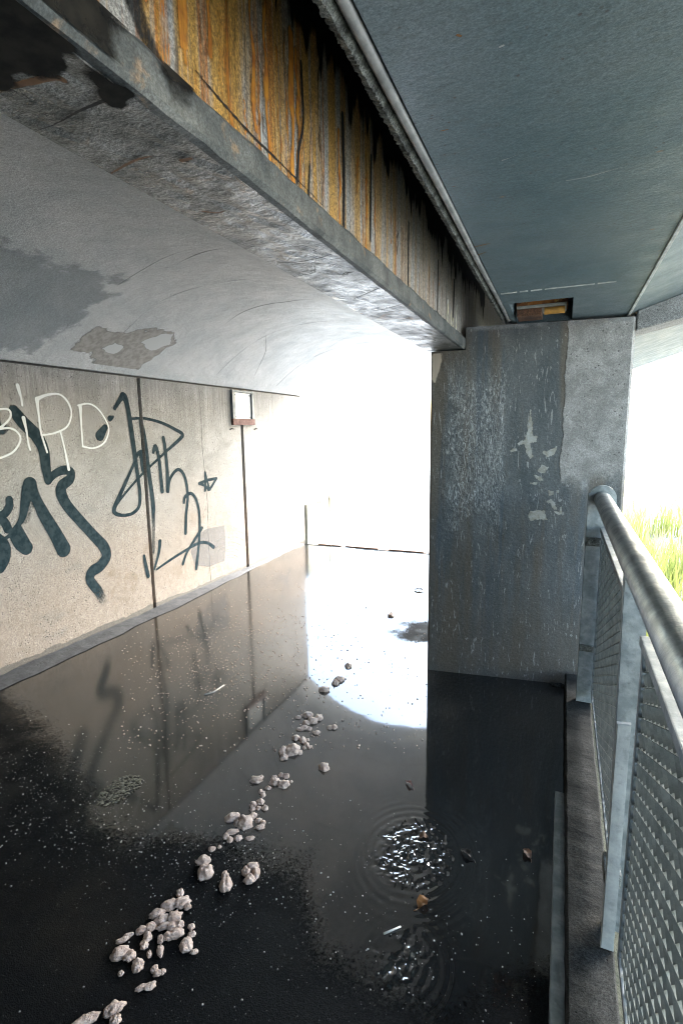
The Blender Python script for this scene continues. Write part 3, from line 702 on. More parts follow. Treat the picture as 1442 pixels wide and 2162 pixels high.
RW = [[(1.16, 2.17, .006, 1), (1.175, 2.25, .007, 1), (1.20, 2.32, .006, .9), (1.195, 2.44, .007, .9)], [(1.22, 2.16, .005, .9), (1.23, 2.24, .004, .7)], [(.62, 2.34, .05, .45), (.65, 2.25, .045, .5), (.68, 2.19, .03, .5), (.715, 2.158, .02, .5)],
      [(.80, 2.20, .0035, .5), (.95, 2.183, .004, .8), (1.10, 2.179, .004, .7), (1.30, 2.173, .003, .5)], [(1.44, 2.155, .01, .8), (1.445, 2.3, .014, .7), (1.44, 2.45, .016, .9)], [(1.66, 2.2, .008, .7), (1.67, 2.45, .01, .9)], [(2.1, 2.16, .01, .6), (2.1, 2.4, .012, .8)], [(2.62, 2.16, .012, .7), (2.62, 2.4, .016, .9)], [(3.0, 2.16, .02, .7), (3.02, 2.4, .03, .9)]]
decal('black_crack', m_decal('black crack and soot run', (.012, .012, .012), .25, .6, 1, .7, vec=(20, 70, 20)), beam, fsurf(.0022), .55, 3.25, 2.152, 2.55, .003, lambda U, V: stroke_cov(RW, U, V, .3), 'black cracks and runs')
LM = [sline(2.86, 2.155, 2.27, .012, .9), sline(2.95, 2.155, 2.24, .01, .8), sline(3.10, 2.16, 2.3, .014, .7), sline(3.0, 2.16, 2.21, .012, .8)]
decal('lime_streak', m_decal('pale yellow lime run', (.62, .58, .30), .2, .6, 1, .6, vec=(30, 60, 10), col2=(.7, .7, .66)), beam, fsurf(.0025), 2.7, 3.25, 2.152, 2.34, .005, lambda U, V: stroke_cov(LM, U, V, .3), 'pale yellow lime runs')

# ================================================================== pier
pier = thing('bridge_pier', 'broad stained concrete pier with a torn pale field beside the railing', 'pier', (-.2, 3.6, 0))
def py(x): return 3.334+.135*x
bm = bmesh.new()
cham = .012
outl = [(-.772, 2.072), (-.566, 2.072), (-.566, 2.203), (.338, 2.203)]
def pier_pts(fr_):
    return None
front = [(-.772, -.06), (.338, -.06), (.338, 2.203), (-.566, 2.203), (-.566, 2.072), (-.772, 2.072)]
f0 = [bm.verts.new((x, py(x), z)) for x, z in front]
b0 = [bm.verts.new((x, py(x)+.75, z)) for x, z in front]
bm.faces.new(f0); bm.faces.new(b0[::-1])
for i in range(6):
    k = (i+1) % 6; bm.faces.new((f0[k], f0[i], b0[i], b0[k]))
bmesh.ops.recalc_face_normals(bm, faces=bm.faces)
ed = [e for e in bm.edges if abs(e.verts[0].co.z-e.verts[1].co.z) > .5]
bmesh.ops.bevel(bm, geom=ed, offset=.014, segments=1, affect='EDGES')
bmesh.ops.triangulate(bm, faces=[f for f in bm.faces if len(f.verts) > 4])
obj('shaft', bm, M['pier'], pier)
psurf = lambda off: (lambda U, V: (U, 3.334+.135*U-off, V))
def ppoly(l): return [(lambda q: (q.x, q.z))(on_pier(*p)) for p in l]
def z8(l): return [(900+p[0]/4.241, 660+p[1]/4.241) for p in l]
flk = [ppoly(z8(l)) for l in ([(930, 870), (945, 1000), (950, 1100), (985, 1110), (975, 1160), (930, 1170), (955, 1290), (930, 1310), (890, 1250), (880, 1170), (890, 1130), (905, 1050)],
     [(815, 1170), (850, 1150), (890, 1150), (850, 1180), (820, 1195)], [(745, 1240), (800, 1220), (805, 1235), (755, 1255)],
     [(1030, 1360), (1085, 1390), (1060, 1440), (1010, 1440), (985, 1420)], [(965, 1450), (1000, 1460), (1055, 1490), (1040, 1510), (980, 1485)], [(920, 1520), (985, 1525), (980, 1540), (925, 1532)],
     [(925, 1775), (1060, 1770), (1075, 1850), (930, 1860), (915, 1830)], [(1085, 1590), (1130, 1600), (1140, 1630), (1100, 1640)], [(1065, 1690), (1110, 1660), (1150, 1700), (1160, 1760), (1130, 1750), (1105, 1710)], [(1140, 1780), (1190, 1790), (1205, 1740), (1215, 1800), (1180, 1815)],
     [(1030, 1240), (1075, 1250), (1130, 1220), (1170, 1190), (1140, 1270), (1080, 1290)], [(1160, 1600), (1190, 1590), (1180, 1640)])]
decal('paint_flake', m_decal('pale paint flakes', (.30, .31, .30), .35, .6, 90, .9, col2=(.2, .19, .165), bump=.5), pier, psurf(.0016), -.4, .06, .95, 1.85, .005,
      lambda U, V: np.max([np.clip(.5+(poly_sd(p, U, V)+.009*(fbm(U*40, V*40, 5)-.5)*2)*45, 0, 1) for p in flk], axis=0), 'pale flakes of leftover paint')
lp = ppoly(z8([(55, 360), (130, 355), (140, 420), (115, 530), (75, 640), (50, 600)]))
decal('lime_stain', m_decal('pale lime bloom', (.42, .36, .30), .3, .7, 40, .4, opac=.8), pier, psurf(.0014), -.772, -.64, 1.7, 2.06, .006, lambda U, V: np.clip(.5+poly_sd(lp, U, V)*25, 0, 1), 'pale lime bloom at the top corner')
bm = bmesh.new()
for i in range(60):                                      # crumbs along the foot of the pier
    x = rng.uniform(.0, .1); s = rng.uniform(.004, .012)
    bmesh.ops.create_icosphere(bm, subdivisions=1, radius=s, matrix=Matrix.Translation((x, py(x)-rng.uniform(.0, .05), s*.5)) @ Matrix.Diagonal((1, rng.uniform(.6, 1.3), rng.uniform(.5, .9), 1)))
o = struct('rubble', bm, M['kerb'], kind='stuff'); tag(o, 'small grey concrete crumbs at the foot of the pier', 'rubble')

# ================================================================== deck with pocket, seam and bearing
deck = thing('bridge_deck', 'blue grey bridge deck soffit spanning overhead on the right', 'deck', (.1, 2.0, 2.22))
WS = .33                                                # slope of the wing beyond the seam
bm = bmesh.new()
prism(bm, [(-.312, 2.22), (.3, 2.22), (2.7, 2.22+2.4*WS), (2.7, 3.3), (-.9, 2.95), (-.9, 2.722), (-.362, 2.722), (-.362, 2.238), (-.312, 2.238)], [YB, 8.5])  # wing drawn out beyond view to keep sky light out
slab = obj('slab', bm, M['deck'], deck)
bm = bmesh.new(); box(bm, -.285, .012, 2.84, 3.40, 2.1, 2.325)
cut = obj('cutter', bm, M['deck'])
md = slab.modifiers.new('pocket', 'BOOLEAN'); md.operation = 'DIFFERENCE'; md.solver = 'EXACT'; md.object = cut
dg = bpy.context.evaluated_depsgraph_get(); dg.update()
newme = bpy.data.meshes.new_from_object(slab.evaluated_get(dg)); slab.modifiers.clear(); slab.data = newme
bpy.data.objects.remove(cut)
bm = bmesh.new(); box(bm, .2955, .3085, YB, 8.4, 2.214, 2.224, .002); obj('seam_strip', bm, M['chalk'], deck, label='pale seam strip between slab and wing')
bm = bmesh.new()
pts_ = lin(-.30, .175, 40)
for a, b in zip(pts_, pts_[1:]):
    if rng.random() < .09: continue
    box(bm, a, b+.0005, 2.612+.05*(a+.3)*.3-.005+rng.uniform(-.0015, .0015), 2.612+.05*(a+.3)*.3+.005+rng.uniform(-.0015, .0015), 2.2165, 2.221)
obj('joint_line', bm, M['chalk'], deck, label='broken white mortar line across the soffit')
dsurf = lambda off: (lambda U, V: (U, V, np.full(U.shape, 2.22-off)))
def dpt(px_, py_): q = on_z(px_, py_, 2.22); return (q.x, q.y)
sc_ = [[dpt(1195, 380)+(.002, .9), dpt(1240, 372)+(.003, 1), dpt(1300, 355)+(.0018, .8), dpt(1360, 340)+(.001, .4)], [dpt(1060, 337)+(.004, .8), dpt(1075, 332)+(.002, .8), dpt(1110, 318)+(.001, .4)], [dpt(1055, 97)+(.004, .9), dpt(1062, 94)+(.004, .9)], [dpt(985, 415)+(.001, .5), dpt(1040, 408)+(.0012, .5)]]
msc = m_decal('pale scratch', (.4, .42, .42), .25, .6, 80, .5, opac=.8)
for l in sc_: decal('scratch', msc, deck, dsurf(.0015), min(q[0] for q in l)-.02, max(q[0] for q in l)+.02, min(q[1] for q in l)-.02, max(q[1] for q in l)+.02, .002, lambda U, V, l=l: stroke_cov([l], U, V, .2))
ru_ = [[dpt(1003, 520)+(.004, .9), dpt(1020, 516)+(.006, .9), dpt(1034, 513)+(.003, .6)], [dpt(1010, 537)+(.006, .8), dpt(1026, 531)+(.004, .6)], [dpt(966, 72)+(.004, .8), dpt(972, 74)+(.004, .7)], [dpt(930, 275)+(.002, .7), dpt(945, 272)+(.003, .6)], [dpt(955, 392)+(.002, .7), dpt(965, 394)+(.002, .6)]]
mrs = m_decal('rust stain on deck', (.2, .09, .025), .25, .6, 60, .5)
for l in ru_: decal('rust_stain', mrs, deck, dsurf(.0014), min(q[0] for q in l)-.02, max(q[0] for q in l)+.02, min(q[1] for q in l)-.02, max(q[1] for q in l)+.02, .002, lambda U, V, l=l: stroke_cov([l], U, V, .3))
bm = bmesh.new(); tube(bm, [(-.326+.0012*math.sin(y*5), y, 2.2235+.0012*math.sin(y*3.1)) for y in lin(-2.5, 3.27, 50)], .0100, 14); obj('edge_pipe', bm, M['pipe'], deck, True, 'thin grey drip pipe along the edge')
bm = bmesh.new(); prism(bm, [(-.343, 2.226), (-.352, 2.216), (-.366, 2.222), (-.3615, 2.24), (-.343, 2.2385)], lin(-2.5, 3.25, 1400), [.0012, .002, .0026, 0, 0], 8); obj('mortar_lip', bm, M['lip'], deck, label='crumbling mortar lip beside the pipe')

br = thing('bearing', 'small rusty steel bearing in a pocket between pier and deck', 'bearing', (-.14, 3.15, 2.205))
bm = bmesh.new(); box(bm, -.272, -.012, 3.11, 3.30, 2.2595, 2.315, .003); obj('top_plate', bm, M['rust'], br)
bm = bmesh.new(); box(bm, -.270, -.02, 3.10, 3.28, 2.2445, 2.259, .003); obj('rocker_plate', bm, m_steel('peeling grey plate', (.25, .25, .22), (.36, .35, .31), .6, 0, .9), br)
bm = bmesh.new(); tube(bm, [(x, 3.125, 2.2255) for x in lin(-.128, -.025, 3)], .0185, 16); obj('roller', bm, plain('yellow orange rusty roller', (.5, .26, .05), .6), br)
bm = bmesh.new(); box(bm, -.268, -.142, 3.11, 3.26, 2.2072, 2.244, .003); obj('block', bm, m_conc('dark rusty block', (.06, .03, .02), (.17, .08, .04)), br)

xb = thing('crossbeam', 'grey concrete crossbeam carrying the deck wing beside the pier', 'beam', (.7, 3.5, 2.15))
bm = bmesh.new()
q = [(.342, 2.128), (1.1, 2.128+.758*.22), (1.1, 2.22+.8*WS-.003), (.342, 2.22+.042*WS-.003)]
a = [bm.verts.new((x, 3.385, z)) for x, z in q]; b = [bm.verts.new((x, 3.64, z)) for x, z in q]
bm.faces.new(a); bm.faces.new(b[::-1])
for i in range(4):
    k = (i+1) % 4; bm.faces.new((a[k], a[i], b[i], b[k]))
bmesh.ops.recalc_face_normals(bm, faces=bm.faces)
bmesh.ops.bevel(bm, geom=[e for e in bm.edges if abs(e.verts[0].co.y-e.verts[1].co.y) < .01 and e.verts[0].co.z < 2.31 and e.verts[1].co.z < 2.31], offset=.006, segments=1, affect='EDGES')
obj('bracket', bm, M['xbeam'], xb)

# ================================================================== behind the camera: unseen walls added to keep light off the near end
ab = bmesh.new(); box(ab, .32, .62, YB, -.55, -.5, 2.215); tag(obj('side_light_block', ab, M['back'], None, origin=(.47, -2.7, -.5)), 'unseen concrete wall added to block light beside the railing', 'wall')
ab = bmesh.new(); box(ab, -3.7, .6, YB-.3, YB-.005, -.1, 2.74); tag(obj('end_light_block', ab, M['back'], None, origin=(-1.6, YB-.15, -.1)), 'unseen concrete wall added behind the camera to block light', 'wall')

# ================================================================== kerb, rail, mesh
bm = bmesh.new()
prism(bm, [(.078, -.06), (.205, -.06), (.205, .096), (.200, .1), (.085, .1), (.078, .093)], lin(-1.6, 3.30, 160), [0, 0, .0012, .0012, .0015, .0015], 3)
struct('kerb', bm, M['kerb'])
bm = bmesh.new(); prism(bm, [(.038, -.01), (.0765, -.01), (.0765, .044), (.041, .044)], lin(-1.6, 2.22, 120), [0, 0, .001, .0015], 4); struct('kerb_edging', bm, M['galv'])

rl = thing('railing', 'galvanised steel railing with round handrail and expanded metal panels', 'railing', (.2, 1.5, .1))
HX, HZ, HR = .199, 1.234, .040
bm = bmesh.new()
tube(bm, [(HX, y, HZ) for y in lin(-1.4, 2.975, 30)], HR, 28); obj('handrail', bm, M['galv'], rl, True)
def plate_post(y, wl, wr, ztop, rad_, th=.012, z0=.1):
    bm = bmesh.new(); pr = [(HX-wl, z0), (HX+wr, z0)]
    if rad_:
        for k in range(17):
            a_ = math.pi*k/16; pr.append((HX+rad_*math.cos(a_), ztop+rad_*math.sin(a_)))
    else: pr += [(HX+wr, ztop+.004), (HX-wl, ztop)]
    f = [bm.verts.new((x, y, z)) for x, z in pr]; g = [bm.verts.new((x, y+th, z)) for x, z in pr]
    bm.faces.new(f); bm.faces.new(g[::-1])
    for i in range(len(pr)):
        k = (i+1) % len(pr); bm.faces.new((f[k], f[i], g[i], g[k]))
    bmesh.ops.recalc_face_normals(bm, faces=bm.faces)
    bmesh.ops.bevel(bm, geom=[e for e in bm.edges if abs(e.verts[0].co.y-e.verts[1].co.y) < .001], offset=.002, segments=2, affect='EDGES')
    return bm
PY = (2.962, 1.545, .12)
ends = []
bm = plate_post(PY[0], .067, .067, HZ+.004, .067, .03); ends.append(obj('end_post', bm, M['galv'], rl, label='broad end post with a rounded head'))
for y in PY[1:]:
    obj('post', plate_post(y, .016, .045, HZ-.01, .03, .03), M['galv'], rl)
    obj('post_stay', plate_post(y-.075, .030, .004, .81, 0, .016, .105), M['stay'], rl)
for z0, z1 in ((.985, 1.03), (.40, .435)):
    bm = bmesh.new(); box(bm, HX-.066, HX+.016, PY[0]-.014, PY[0]+.02, z0, z1, .004); obj('clamp', bm, M['lip'], rl)
for y in PY[1:]:
    for z0, z1 in ((.30, .345),):
        bm = bmesh.new(); box(bm, HX-.032, HX+.012, y-.06, y+.02, z0, z1, .004); obj('clamp', bm, M['lip'], rl)
MX = .214
def panel(y0, y1, z0, z1):
    bm = bmesh.new()
    box(bm, MX-.018, MX+.008, y0, y1, z1-.024, z1, .003); box(bm, MX-.012, MX+.008, y0, y1, z0, z0+.02, .003)
    box(bm, MX-.012, MX+.008, y0, y0+.024, z0+.0205, z1-.0245, .003); box(bm, MX-.012, MX+.008, y1-.024, y1, z0+.0205, z1-.0245, .003)
    fo = obj('panel_frame', bm, M['galv'], rl)
    vs_, fs_ = [], []
    L, Hh = .085, .040                                    # long way along the rail, short way upright
    def strand(p, q):
        d = (q-p); ln = d.length; d.normalize()
        nrm = Vector((1, 0, 0)); sd_ = d.cross(nrm).normalized()
        if sd_.z < 0: sd_ = -sd_
        tilt = (sd_*math.cos(rad(52)) + nrm*math.sin(rad(52))).normalized()    # strands lean, as expanded metal does
        th_ = d.cross(tilt).normalized()*.0011
        wv = tilt*.0080
        i0 = len(vs_)
        for e, s in ((p, -1), (q, 1)):
            for a_, b_ in ((-1, -1), (1, -1), (1, 1), (-1, 1)):
                vs_.append(tuple(e+d*s*.002+wv*a_+th_*b_))
        for f in ((0, 1, 2, 3), (7, 6, 5, 4), (0, 4, 5, 1), (1, 5, 6, 2), (2, 6, 7, 3), (3, 7, 4, 0)): fs_.append([i0+k for k in f])
    ny = int((y1-y0-.03)/(L/2)); nz = int((z1-z0-.04)/(Hh/2))
    for i in range(ny):
        for j in range(nz):
            ya = y0+.018+i*L/2; za = z0+.018+j*Hh/2
            if (i+j) % 2 == 0: strand(Vector((MX, ya, za)), Vector((MX, ya+L/2, za+Hh/2)))
            else: strand(Vector((MX, ya, za+Hh/2)), Vector((MX, ya+L/2, za)))
    me_ = bpy.data.meshes.new('expanded_mesh'); off = rl.location
    me_.from_pydata([(v[0]-off.x, v[1]-off.y, v[2]-off.z) for v in vs_], [], fs_); me_.materials.append(M['mesh'])
    o_ = bpy.data.objects.new('expanded_mesh', me_); link(o_, rl)
for y0, y1 in ((1.66, 2.93), (.22, 1.40), (-1.2, .02)): panel(y0, y1, .17, 1.092)

# ================================================================== far end
lw = thing('low_wall', 'low mossy retaining wall outside the far mouth of the underpass', 'wall', (-3.4, 7.1, 0))
bm = bmesh.new()
q = [(6.60, -.05), (7.45, -.05), (7.45, .60), (6.60, .56)]
a = [bm.verts.new((-3.36, y, z)) for y, z in q]; b = [bm.verts.new((-3.6, y, z)) for y, z in q]
bm.faces.new(a); bm.faces.new(b[::-1])
for i in range(4):
    k = (i+1) % 4; bm.faces.new((a[k], a[i], b[i], b[k]))
bmesh.ops.recalc_face_normals(bm, faces=bm.faces); obj('wall_panel', bm, M['low'], lw)
lsurf = lambda U, V: (np.full(U.shape, -3.3575), U, V)
decal('moss_stain', m_decal('green moss run', (.12, .14, .03), .3, .7, 1, .8, vec=(10, 25, 4), opac=.8), lw, lsurf, 6.62, 7.43, .08, .56, .012, lambda U, V: np.clip(.25+(V-.30)*1.2+.9*(fbm(U*9, U*0, 4)-.45), 0, 1), 'green moss runs')
bm = bmesh.new(); box(bm, -3.359, -3.352, 7.36, 7.385, .33, .60); obj('joint', bm, M['joint'], lw)
dr = bmesh.new(); box(dr, -3.2, -.4, 6.50, 6.56, -.03, -.006)
x = -3.15
while x < -.4:
    ln = rng.uniform(.1, .55); 
    box(dr, x, x+ln, 6.505+.02*(x+3)*.3, 6.535+.02*(x+3)*.3+rng.uniform(-.006, .008), -.02, .012); x += ln+rng.uniform(.01, .16)
tag(obj('drain_strip', dr, M['joint'], None, origin=(-1.8, 6.52, 0)), 'broken dark steel drain strip across the floor at the far mouth', 'drain')

# ================================================================== foam clumps
def floor_pt(px, py_): return on_z(px, py_, .004)
def lump(bm, c, ax, ay, h, ang, seed):
    r = random.Random(seed)
    t = bmesh.new(); bmesh.ops.create_icosphere(t, subdivisions=4, radius=1)
    ox, oy = r.uniform(0, 50), r.uniform(0, 50)
    from mathutils import noise as mn
    sc = max(ax, ay)
    for v in t.verts:
        n = v.co.normalized()
        k = 1 + (.34*mn.noise(n*1.7+Vector((ox, oy, 0))) + .12*mn.noise(n*4+Vector((oy, ox, 3))) + .09*abs(mn.noise(n*10+Vector((ox, 5, oy)))))
        p = n*k
        v.co = Vector((p.x*ax, p.y*ay, max(p.z, -.25)*h))
    t.transform(Matrix.Translation(c) @ Matrix.Rotation(ang, 4, 'Z'))
    me_ = bpy.data.meshes.new('tmp'); t.to_mesh(me_); t.free(); bm.from_mesh(me_); bpy.data.meshes.remove(me_)
def foam(label, lumps, s=1.0, ox=0, oy=0, seed=0, name='foam_clump', mat=None, flat=.62):
    bm = bmesh.new(); c0 = None
    for k, (cx, cy, rx, ry) in enumerate(lumps):
        cx, cy, rx, ry = ox+cx/s, oy+cy/s, rx/s, ry/s
        p = floor_pt(cx, cy+ry*.35); d = (p-Vector((0, 0, EYE))); dep = d.dot(fw)
        ax = rx*dep/FPX; el = EYE/d.length
        ay = max(ry*dep/FPX/el*.72, ax*.35); h = min(ax, ay)*flat*1.25
        ang = math.atan2(d.y, d.x)-math.pi/2
        if c0 is None: c0 = Vector((p.x, p.y, .004))
        lump(bm, Vector((p.x, p.y, .004+h*.12)), ax*.98, ay*.98, h, ang, seed*31+k)
    # froth at the rim
    o_ = obj(name, bm, mat or M['foam'], None, True, origin=c0)
    return tag(o_, label, 'foam', 'foam clumps trailing across the puddle')
Z3 = dict(s=6.008, ox=500, oy=1470); Z2 = dict(s=4.807, ox=380, oy=1600); Z1 = dict(s=4.006, ox=120, oy=1820); Z4 = dict(s=5.15, ox=640, oy=1130)
FO = [
 ('small rounded foam clump with a wisp, topmost of the grey water group', [(900, 235, 65, 38), (780, 265, 38, 22), (825, 245, 22, 14)], Z3),
 ('long slanting foam clump just under the topmost pair on grey water', [(1040, 270, 55, 38), (960, 310, 65, 42), (880, 335, 50, 30)], Z3),
 ('flat narrow foam sliver beneath the long slanting clump', [(810, 415, 50, 24), (860, 400, 60, 30), (920, 408, 35, 24)], Z3),
 ('flat split foam oval alone to the right of the slanting clump', [(1185, 392, 42, 28), (1235, 388, 40, 30)], Z3),
 ('tiny single foam bead below the split oval', [(1015, 460, 45, 27)], Z3),
 ('large two lobed foam clump with yellowish lower corner', [(595, 690, 58, 75), (715, 670, 88, 75), (600, 770, 52, 40), (800, 710, 35, 30)], Z3),
 ('loose crumbly foam cluster touching the large two lobed clump', [(750, 525, 50, 38), (840, 550, 45, 48), (905, 550, 20, 18), (885, 610, 34, 32), (915, 640, 26, 24), (860, 650, 24, 24), (945, 635, 18, 16)], Z3),
 ('smooth egg shaped foam lump alone on open grey water', [(1105, 895, 70, 55)], Z3),
 ('solitary pointed foam lump left of the rosette cluster', [(250, 1055, 80, 48), (310, 1020, 30, 30)], Z3),
 ('rosette shaped foam cluster of several lobes right of a solitary lump', [(485, 1075, 68, 50), (565, 995, 35, 32), (630, 1005, 40, 36), (600, 1110, 75, 50), (480, 1020, 35, 20), (690, 1080, 22, 20)], Z3),
 ('small oval foam bead below left of the rosette cluster', [(400, 1160, 40, 25)], Z3),
 ('pair of tiny foam beads below the oval bead', [(820, 340, 25, 22), (845, 375, 26, 24), (850, 345, 14, 14)], Z2),
 ('five lobed foam cluster above the big pair of shells', [(745, 470, 38, 34), (820, 445, 38, 34), (740, 520, 32, 20), (800, 505, 25, 22), (865, 505, 32, 30)], Z2),
 ('big foam shells side by side, widest clump in the middle of the trail', [(535, 595, 78, 50), (665, 640, 72, 80), (580, 650, 28, 42), (745, 580, 40, 38)], Z2),
 ('curled foam hook right of the big shells', [(800, 632, 34, 24), (845, 655, 26, 26), (815, 700, 48, 28)], Z2),
 ('horseshoe shaped foam clump under the big shells', [(535, 745, 66, 28), (470, 790, 32, 36), (510, 825, 30, 32), (595, 810, 38, 32)], Z2),
 ('small slanting foam sliver right of the horseshoe clump', [(712, 812, 48, 24)], Z2),
 ('two faint foam specks between horseshoe and folded clump', [(325, 920, 36, 26), (405, 900, 20, 18)], Z2),
 ('folded foam clump of two overlapping shells at the edge of the dark asphalt', [(240, 1035, 68, 52), (262, 1145, 76, 82)], Z2),
 ('teardrop shaped foam lump pointing up beside the folded clump', [(465, 1270, 62, 80), (460, 1180, 32, 50)], Z2),
 ('hollow ring shaped foam lump, rightmost of the dark asphalt row', [(740, 1090, 58, 42), (675, 1140, 44, 55), (775, 1150, 40, 60), (710, 1225, 58, 48)], Z2),
 ('largest branching foam mass in the dark foreground', [(1045, 255, 32, 38), (960, 350, 70, 45), (1060, 330, 72, 48), (1110, 370, 30, 28), (850, 430, 62, 40), (890, 480, 62, 38), (1000, 455, 60, 50), (930, 530, 85, 30), (1040, 520, 36, 36), (1010, 600, 66, 42), (940, 620, 36, 40), (975, 540, 40, 40)], Z1),
 ('bent worm like foam clump left of the largest mass', [(800, 540, 42, 38), (720, 570, 48, 32), (770, 620, 34, 46), (742, 690, 34, 42), (785, 770, 20, 34)], Z1),
 ('slim upright foam finger below the largest mass', [(880, 640, 26, 42), (878, 735, 26, 58)], Z1),
 ('stacked foam pebbles right of the largest mass', [(1140, 540, 26, 30), (1145, 605, 34, 26), (1095, 690, 54, 60), (1165, 755, 32, 22)], Z1),
 ('wedge of foam with a thin tail left of the foam finger', [(610, 615, 40, 20), (560, 655, 52, 24), (540, 760, 74, 56), (620, 785, 50, 44)], Z1),
 ('faint grey foam tuft below the foam wedge', [(690, 860, 48, 56)], Z1),
 ('tiniest foam dot in the black foreground', [(545, 935, 22, 24)], Z1),
 ('bluish foam tuft with a dark hole in the black foreground', [(830, 900, 34, 32), (860, 935, 40, 26), (900, 922, 24, 24)], Z1),
 ('flat bluish foam streak under the tuft with a dark hole', [(720, 1055, 50, 26), (790, 1040, 50, 34)], Z1),
 ('dull grey foam clump second from the bottom edge', [(490, 1225, 84, 56), (500, 1330, 44, 44)], Z1),
 ('dull grey foam clump cut by the bottom edge', [(290, 1310, 70, 44), (220, 1345, 90, 50)], Z1),
 ('dark foam lump like a mushroom on the white reflection', [(490, 1415, 38, 28), (490, 1440, 14, 14)], Z4),
 ('tilted foam lump with shadow on the white reflection', [(390, 1565, 50, 36), (350, 1605, 40, 26), (430, 1555, 20, 18)], Z4),
 ('pale foam lump on the curved rim of the white reflection', [(230, 1675, 62, 30)], Z4),
 ('small dark foam speck with a flat base on the white reflection', [(955, 872, 34, 18), (960, 845, 16, 12)], Z4),
]
for i, (lb, lu, zz) in enumerate(FO): foam(lb, lu, seed=i+3, **zz)

# tiny bubbles and grit nobody could count
def specks(name, n, sampler, rmin, rmax, mat, label, cat, seed, sub=1):
    r = random.Random(seed); proto = bmesh.new(); bmesh.ops.create_icosphere(proto, subdivisions=sub, radius=1)
    pv = [v.co.copy() for v in proto.verts]; pf = [[v.index for v in f.verts] for f in proto.faces]; proto.free()
    vs_, fs_ = [], []
    for _ in range(n):
        x, y = sampler(r); s = rmin+(rmax-rmin)*r.random()**3; i0 = len(vs_); e = r.uniform(.7, 1.4); a_ = r.uniform(0, 6.28)
        ca, sa = math.cos(a_), math.sin(a_)
        for v in pv: vs_.append((x+s*(v.x*e*ca-v.y*sa), y+s*(v.x*e*sa+v.y*ca), .004+s*(.25+.75*v.z)))
        fs_ += [[i0+k for k in f] for f in pf]
    me_ = bpy.data.meshes.new(name); me_.from_pydata(vs_, [], fs_); me_.materials.append(mat)
    for f in me_.polygons: f.use_smooth = True
    o_ = bpy.data.objects.new(name, me_); link(o_); o_['kind'] = 'stuff'; tag(o_, label, cat); return o_
def s_bub(r):
    while True:
        px_, py_ = r.uniform(250, 900), 1190+400*r.random()
        den = math.exp(-((px_-520-(1380-py_)*.55)/150)**2)*math.exp(-((py_-1370)/95)**2) + .12
        if r.random() < den:
            p = floor_pt(px_, py_)
            if p.x > XW+.25 and p.x < -.1: return p.x, p.y
def s_grit(r):
    while True:
        x, y = r.uniform(-2.9, .02), .75+1.15*r.random()
        den = math.exp(-((y-1.38)/.22)**2)*(1 if x < -.9 else .35)+.10
        if r.random() < den: return x, y
specks('foam_bubbles', 2300, s_bub, .002, .0065, M['foam'], 'scatter of tiny pale foam bubbles on the puddle', 'foam', 5)
specks('grit', 2400, s_grit, .0007, .0034, plain('pale grit', (.34, .34, .33), .6), 'scatter of pale grit on the dark asphalt', 'grit', 6)

# ================================================================== leaves, twigs and litter
def leaf(label, px, py_, ln, wd, ang, col, seed):
    r = random.Random(seed); p = floor_pt(px, py_); bm = bmesh.new(); n = 9; rows = []
    for i in range(n):
        t = i/(n-1); w_ = wd*math.sin(math.pi*min(1, t*.96+.03))**.8*(1+.15*r.uniform(-1, 1))
        u = (t-.5)*ln; z = .007+.012*math.sin(t*3.1)*r.uniform(.6, 1.2)
        rows.append([bm.verts.new((u, s*w_, z+abs(s)*.008*r.uniform(.2, 1.2))) for s in (-1, -.5, 0, .5, 1)])
    for a_, b_ in zip(rows, rows[1:]):
        for i in range(4): bm.faces.new((a_[i], a_[i+1], b_[i+1], b_[i]))
    tube(bm, [(-ln*.5, 0, .008), (-ln*.68, .003, .007), (-ln*.8, .008, .006)], .0012, 6)
    bmesh.ops.solidify(bm, geom=[f for f in bm.faces if len(f.verts) == 4][:32], thickness=.0007)
    bm.transform(Matrix.Translation((p.x, p.y, 0)) @ Matrix.Rotation(ang, 4, 'Z'))
    return tag(obj('leaf', bm, plain('leaf', col, .5), None, True, origin=(p.x, p.y, .004)), label, 'leaf', 'fallen leaves in the puddle')
leaf('curled tan leaf in the dark water near the kerb', 1112, 1806, .042, .015, 2.3, (.17, .10, .065), 1)
leaf('wet orange brown leaf below the large ripple', 892, 1910, .05, .02, 1.2, (.26, .12, .035), 2)
leaf('brown leaf among the bright glints of the large ripple', 894, 1771, .035, .016, .4, (.22, .13, .08), 3)
leaf('dark ragged leaf between the ripple and the tan leaf', 985, 1806, .055, .012, 2.7, (.03, .029, .027), 4)
leaf('small reddish leaf above the large ripple', 864, 1658, .045, .009, 2.6, (.34, .22, .2), 5)
leaf('small black leaf on the white reflection near the pier', 884, 1247, .10, .035, .1, (.02, .02, .02), 6)
def twig(label, pts, r_, col):
    q = [floor_pt(*p) for p in pts]; bm = bmesh.new()
    tube(bm, [(p.x, p.y, .007+.001*i) for i, p in enumerate(q)], [r_*(1-.12*i) for i in range(len(q))], 8)
    return tag(obj('twig', bm, plain('twig', col, .45), None, True, origin=(q[0].x, q[0].y, .004)), label, 'twig')
twig('straight pale stick lying below the large ripple', [(810, 1973), (828, 1966), (846, 1959)], .0035, (.6, .58, .55))
twig('short pale twig floating on the grey water far from the foam', [(432, 1468), (452, 1462), (474, 1448)], .006, (.45, .42, .38))
